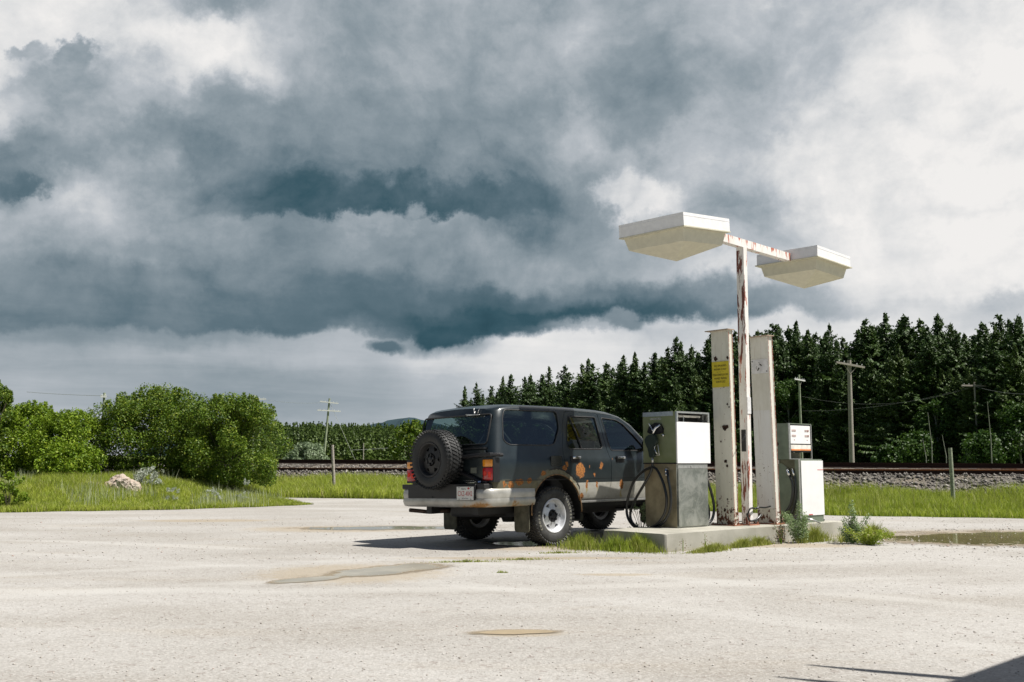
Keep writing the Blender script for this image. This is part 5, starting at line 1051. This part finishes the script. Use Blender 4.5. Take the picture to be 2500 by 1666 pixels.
# spare wheel
def wheel(name,cx,cy,cz_,face,Rr=.378,wdt=.26,parent=None,spare=False):
    # local: axis = Y, outer face towards -Y
    root=empty(name,(cx,cy,cz_),face); root.parent=parent
    h=wdt/2; b=B(); ri=.215
    prof=[(ri,-h+.03),(ri+.012,-h+.012),(ri+.03,-h+.004),(ri+.075,-h-.006),(Rr-.055,-h+.0),(Rr-.026,-h+.016),(Rr-.012,-h+.036),(Rr-.012,h-.036),(Rr-.026,h-.016),(Rr-.055,h),(ri+.075,h+.006),(ri+.03,h-.004),(ri,h-.03)]
    b.lathe(prof,64,None,True)
    nb=46
    for row,(ya,wd_,ph,dp) in enumerate(((-h+.052,.034,0,.0),(-h+.098,.032,.5,.003),(0,.030,.25,.003),(h-.098,.032,.0,.003),(h-.052,.034,.5,0))):
        for k in range(nb):
            a=2*math.pi*(k+ph)/nb; M=Matrix.Rotation(-a,4,'Y')@Matrix.Translation((Rr-.012,ya,0))@Matrix.Rotation(.5*(-1)**row,4,'X'); b.box(-.004,.012,-wd_/2,wd_/2,-.0155,.0155,M)
    for k in range(nb): # shoulder lugs
        for s_ in (-1,1):
            a=2*math.pi*(k+.25)/nb; M=Matrix.Rotation(-a,4,'Y')@Matrix.Translation((Rr-.036,s_*(h-.018),0))@Matrix.Rotation(s_*.75,4,'Z'); b.box(-.004,.036,-.008,.008,-.013,.013,M)
    b.obj('tyre',M_tyre2 if spare else M_tyre,root,True,35)
    b=B(); b.lathe([(ri+.004,-h+.030),(ri+.010,-h+.010),(ri+.0,-h+.004),(ri-.012,-h+.010),(ri-.018,-h+.028),(ri-.032,-h+.05),(ri-.036,h-.04),(ri,h-.02),(ri+.006,h-.028)],64); b.obj('rim',M_alloy,root,True,40)
    b=B(); yo=-h+.052
    N=6
    for k in range(N):
        a0=2*math.pi*k/N+math.pi/2+.0
        def pt_(r,a,y): return (r*math.cos(a),y,r*math.sin(a))
        hw0,hw1=.50,.33
        outer=[pt_(ri-.026,a0-hw1,yo+.012),pt_(ri-.024,a0,yo+.012),pt_(ri-.026,a0+hw1,yo+.012)]
        inner=[pt_(.085,a0+.5236,yo-.012),pt_(.085,a0,yo-.012),pt_(.085,a0-.5236,yo-.012)]
        midr=[pt_(.150,a0+hw1*.95,yo-.002),pt_(.150,a0-hw1*.95,yo-.002)]
        ring=outer+[midr[0]]+[pt_(.118,a0+.5236,yo-.008)]+inner+[pt_(.118,a0-.5236,yo-.008)]+[midr[1]]
        n_=len(ring); back=[(x,y+.03,z) for x,y,z in ring]
        b.add(ring+back,[tuple(range(n_)),tuple(range(2*n_-1,n_-1,-1))]+[(i,i+n_,(i+1)%n_+n_,(i+1)%n_) for i in range(n_)])
    # outer web ring joining the spokes
    seg=48; vs=[]
    for r_,y_ in ((ri-.020,yo+.010),(ri-.052,yo+.006),(ri-.052,yo+.03)): vs+=[(r_*math.cos(2*math.pi*k/seg),y_,r_*math.sin(2*math.pi*k/seg)) for k in range(seg)]
    b.add(vs,[(j*seg+k,j*seg+(k+1)%seg,(j+1)*seg+(k+1)%seg,(j+1)*seg+k) for j in range(2) for k in range(seg)])
    b.obj('spokes',M_alloy,root,True,25)
    b=B(); b.lathe([(.001,-h+.02),(.030,-h+.020),(.040,-h+.024),(.044,yo-.010),(.052,yo-.016),(.066,yo-.018),(.072,yo-.010),(.072,yo)],24)
    for k in range(6): a=2*math.pi*k/6+.26; b.tube([(.062*math.cos(a),yo-.012,.062*math.sin(a)),(.062*math.cos(a),yo-.034,.062*math.sin(a))],[.017,.015],8)
    b.obj('hub',M_blackm,root,True,40)
    b=B(); b.lathe([(.001,yo+.06),(.15,yo+.06),(.176,yo+.09)],32); b.obj('brake_drum',M_black,root)
    if not spare:
        M_let=simple('dusty_letter_white',(.34,.33,.26),.7,var=.1); rad=.298
        for word,a0,st in (('DISCOVERER',R(52),-R(8.6)),('COOPER',R(212),-R(8.6))):
            for i,chh in enumerate(word):
                a=a0+st*i; # angle from +x (seen from -Y: x right)
                M=Matrix.Translation((rad*math.cos(a),-h-.0065,rad*math.sin(a)))@Matrix.Rotation(math.pi/2,4,'X')@Matrix.Rotation(a-math.pi/2,4,'Z')
                text('tyre_letter',chh,.046,M_let,root,M,.0012,.85)
    return root
wheel('wheel',.045,-.705,.352,(0,0,0),parent=suv)
for (x_,y_,f_) in ((2.64,-.70,(0,0,0)),(.045,.705,(0,0,math.pi)),(2.64,.70,(0,0,math.pi))):
    src=[o for o in suv.children if o.name.startswith('wheel')][0]
    c=src.copy(); COL.objects.link(c); c.parent=suv; c.location=(x_,y_,.352 if y_<0 else .385); c.rotation_euler=f_
    for ch in src.children:
        if ch.name.startswith('tyre_letter') and y_>0: continue
        k=ch.copy(); COL.objects.link(k); k.parent=c
M_sv=M_alloy; M_alloy=M_black
sp=wheel('spare_wheel',-1.20,.06,1.098,(0,0,-math.pi/2),.383,.255,suv,True)
M_alloy=M_sv
# wells, chassis, flaps, exhaust, hinges etc.
for xx in (.085,2.675):
    for s_ in (-1,1):
        b=B(); n_=20; vs=[]
        for k in range(n_+1):
            a=-.25+(math.pi+.5)*k/n_
            for yy in (.52,.826): vs.append((xx+math.cos(a)*.472,s_*yy,.405+math.sin(a)*.472))
        b.add(vs,[(2*k,2*k+1,2*k+3,2*k+2) for k in range(n_)]); b.add([(xx+math.cos(-.25+(math.pi+.5)*k/n_)*.474,s_*.52,.405+math.sin(-.25+(math.pi+.5)*k/n_)*.474) for k in range(n_+1)],[tuple(range(n_+1))]); b.obj('wheel_well',M_black,suv)
def arch_trim(xx,s_,m):
    b=B(); P=[]
    for k in range(29):
        a=-.05+(math.pi+.12)*k/28; P.append((xx+math.cos(a)*.478,s_*.842,.405+math.sin(a)*.478))
    b.tube(P,[.009]*29,6); b.obj('arch_trim',m,suv,True)
M_atrim=simple('rusted_arch_trim',(.17,.10,.045),.75,var=.5,scale=20)
arch_trim(.085,-1,M_atrim); arch_trim(.085,1,M_atrim); arch_trim(2.675,-1,M_atrim); arch_trim(2.675,1,M_atrim)
b=B()
for s_ in (-1,1): b.box(-1.0,3.3,s_*.45-.05,s_*.45+.05,.40,.52); 
b.box(-.1,.18,-.62,.62,.33,.42); b.tube([(.045,-.6,.378),(.045,.6,.378)],.05,10); b.tube([(2.64,-.6,.378),(2.64,.6,.378)],.045,10); b.tube([(.045,0,.37),(.045,.001,.26)],[.14,.10],12)
b.box(-.85,-.35,-.36,.22,.36,.60,None,.04); b.box(.5,1.9,-.32,.38,.34,.50); b.box(.6,2.1,-.70,-.60,.44,.50); b.box(.6,2.1,.60,.70,.44,.50); b.tube([(2.0,-.62,.5),(2.64,-.5,.3)],.03,6); b.obj('chassis',M_black,suv)
M_flap=simple('dirty_mudflap',(.10,.095,.065),.85,var=.35,scale=9)
for x_,s_ in ((-.42,-1),(-.42,1),(2.18,-1),(2.18,1)):
    b=B(); ya,yb=sorted((s_*.56,s_*.825)); zt_=.60 if x_<0 else .52
    P=rounded([(ya,.16),(ya,zt_),(yb,zt_),(yb,.16)],.05,3); b.prism(P,x_-.006,x_+.006,'x'); b.obj('mud_flap',M_flap,suv)
b=B(); b.tube(smooth([(-.35,.30,.40),(-.75,.38,.43),(-.92,.50,.42),(-1.0,.68,.435),(-1.04,.80,.445)]),.027,10); b.obj('exhaust_pipe',simple('rusty_exhaust',(.09,.06,.045),.7,.4,var=.4),suv,True)
# spare carrier & hinges
b=B(); b.box(-1.10,-1.04,-.835,-.62,1.115,1.165,None,.012); b.tube([(-1.06,-.80,1.14),(-.97,-.875,1.135),(-.93,-.878,1.135)],.024,8); b.tube([(-1.07,-.66,1.14),(-1.07,-.30,1.12),(-1.075,.06,1.10)],.028,8); b.tube([(-1.07,-.66,.80),(-1.07,-.30,.92),(-1.075,.06,1.08)],.024,8); b.tube([(-1.07,-.74,.76),(-1.07,-.74,.80),(-1.07,-.60,.80)],.026,8); b.lathe([(.001,-.02),(.16,-.02),(.16,.02),(.001,.02)],24,Matrix.Translation((-1.075,.06,1.098))@Matrix.Rotation(math.pi/2,4,'Z')); b.obj('spare_carrier',M_blackm,suv)
b=B(); b.box(-1.075,-1.04,-.52,-.36,.795,.80); b.tube([(-1.09,-.65,.805),(-1.12,-.63,.80)],.022,8); b.obj('gate_latch',M_chrome,suv)
b=B(); b.prism(rounded([(-.02,.985),(-.02,1.125),(.19,1.125),(.19,.985)],.025,3),-.849,-.842,'y'); b.obj('fuel_flap',simple('gloss_black_flap',(.012,.013,.014),.2,coat=.3),suv)
b=B(); b.box(-.85,.25,-.849,-.844,.812,.820); b.obj('side_moulding',M_blackm,suv)
b=B(); b.box(.56,2.1,-.850,-.835,.500,.530,None,.005); b.box(.56,2.1,.835,.850,.500,.530,None,.005); b.obj('sill_trim',M_chrome and M_alum,suv)
# mirrors
for s_ in (-1,1):
    b=B(); ya,yb=sorted((s_*.86,s_*1.03)); b.box(1.86,1.96,ya,yb,1.20,1.34,None,.03); b.tube([(1.93,s_*.80,1.21),(1.92,s_*.90,1.24)],.03,8); b.obj('side_mirror',M_blackm,suv,True,40)
# windscreen, interior
b=B(); v=[b.b.verts.new(p) for p in ((1.665,-.61,1.632),(2.20,-.66,1.255),(2.20,.66,1.255),(1.665,.61,1.632))]; b.b.faces.new(v); b.obj('windscreen',M_tint,suv)
def seat(x,y0,y1,nm='seat'):
    s_=empty(nm,(0,0,0)); s_.parent=suv
    b=B(); b.box(x,x+.48,y0,y1,.68,.86,None,.05); b.obj('cushion',M_interior,s_,True,40)
    b=B(); M=Matrix.Translation((x+.02,0,.82))@Matrix.Rotation(-.22,4,'Y'); b.box(-.06,.08,y0,y1,0,.55,M,.04); b.obj('backrest',M_interior,s_,True,40)
    b=B(); c_=[(y0+y1)/2] if y1-y0<.8 else [y0+.28,y1-.28]
    for c0 in c_: b.box(-.05,.05,c0-.13,c0+.13,.57,.74,M,.04)
    b.obj('headrest',M_interior,s_,True,40)
seat(1.15,-.62,-.12); seat(1.15,.12,.62); seat(.20,-.64,.64)
b=B(); b.lathe([(.17,-.012),(.185,0),(.17,.012),(.158,0)],32,Matrix.Translation((1.78,.36,1.12))@Matrix.Rotation(math.pi/2,4,'Z')@Matrix.Rotation(.5,4,'X'),True); b.box(1.80,1.95,.33,.39,1.05,1.12); b.obj('steering_wheel',M_interior,suv,True)
b=B(); b.box(1.9,2.12,-.72,.72,.9,1.16,None,.03); b.obj('dashboard',M_interior,suv)
b=B(); b.tube([(-.86,-.60,1.62),(-.55,-.64,1.28)],[.02,.035],6); b.tube([(-.25,-.50,1.23),(-.1,-.5,1.36),(.0,-.5,1.25)],[.05,.07,.03],8); b.obj('luggage_strap',M_interior,suv)
# front end (faces away from the camera)
b=B(); b.box(3.395,3.425,-.45,.45,.72,.90,None,.006)
for k in range(5): b.box(3.425,3.432,-.43,.43,.735+k*.035,.747+k*.035)
b.obj('grille',M_blackm,suv)
for s_ in (-1,1):
    hl=empty('headlight',(0,0,0)); hl.parent=suv; ya,yb=sorted((s_*.47,s_*.68)); b=B(); b.box(3.30,3.418,ya,yb,.73,.90,None,.02); b.obj('lens',simple('headlight_glass',(.65,.67,.68),.1,.3),hl,True,40)
fp=[(3.0,-.85),(3.2,-.845),(3.36,-.80),(3.46,-.66),(3.52,-.30),(3.53,0)]; fp=fp+[(x,-y) for x,y in fp[-2::-1]]
b=B(); path_sweep(b,fp,[(.0,.47),(.012,.55),(.012,.66),(-.0,.69),(-.08,.69),(-.08,.47)]); b.obj('front_bumper',M_bump,suv,True,40)
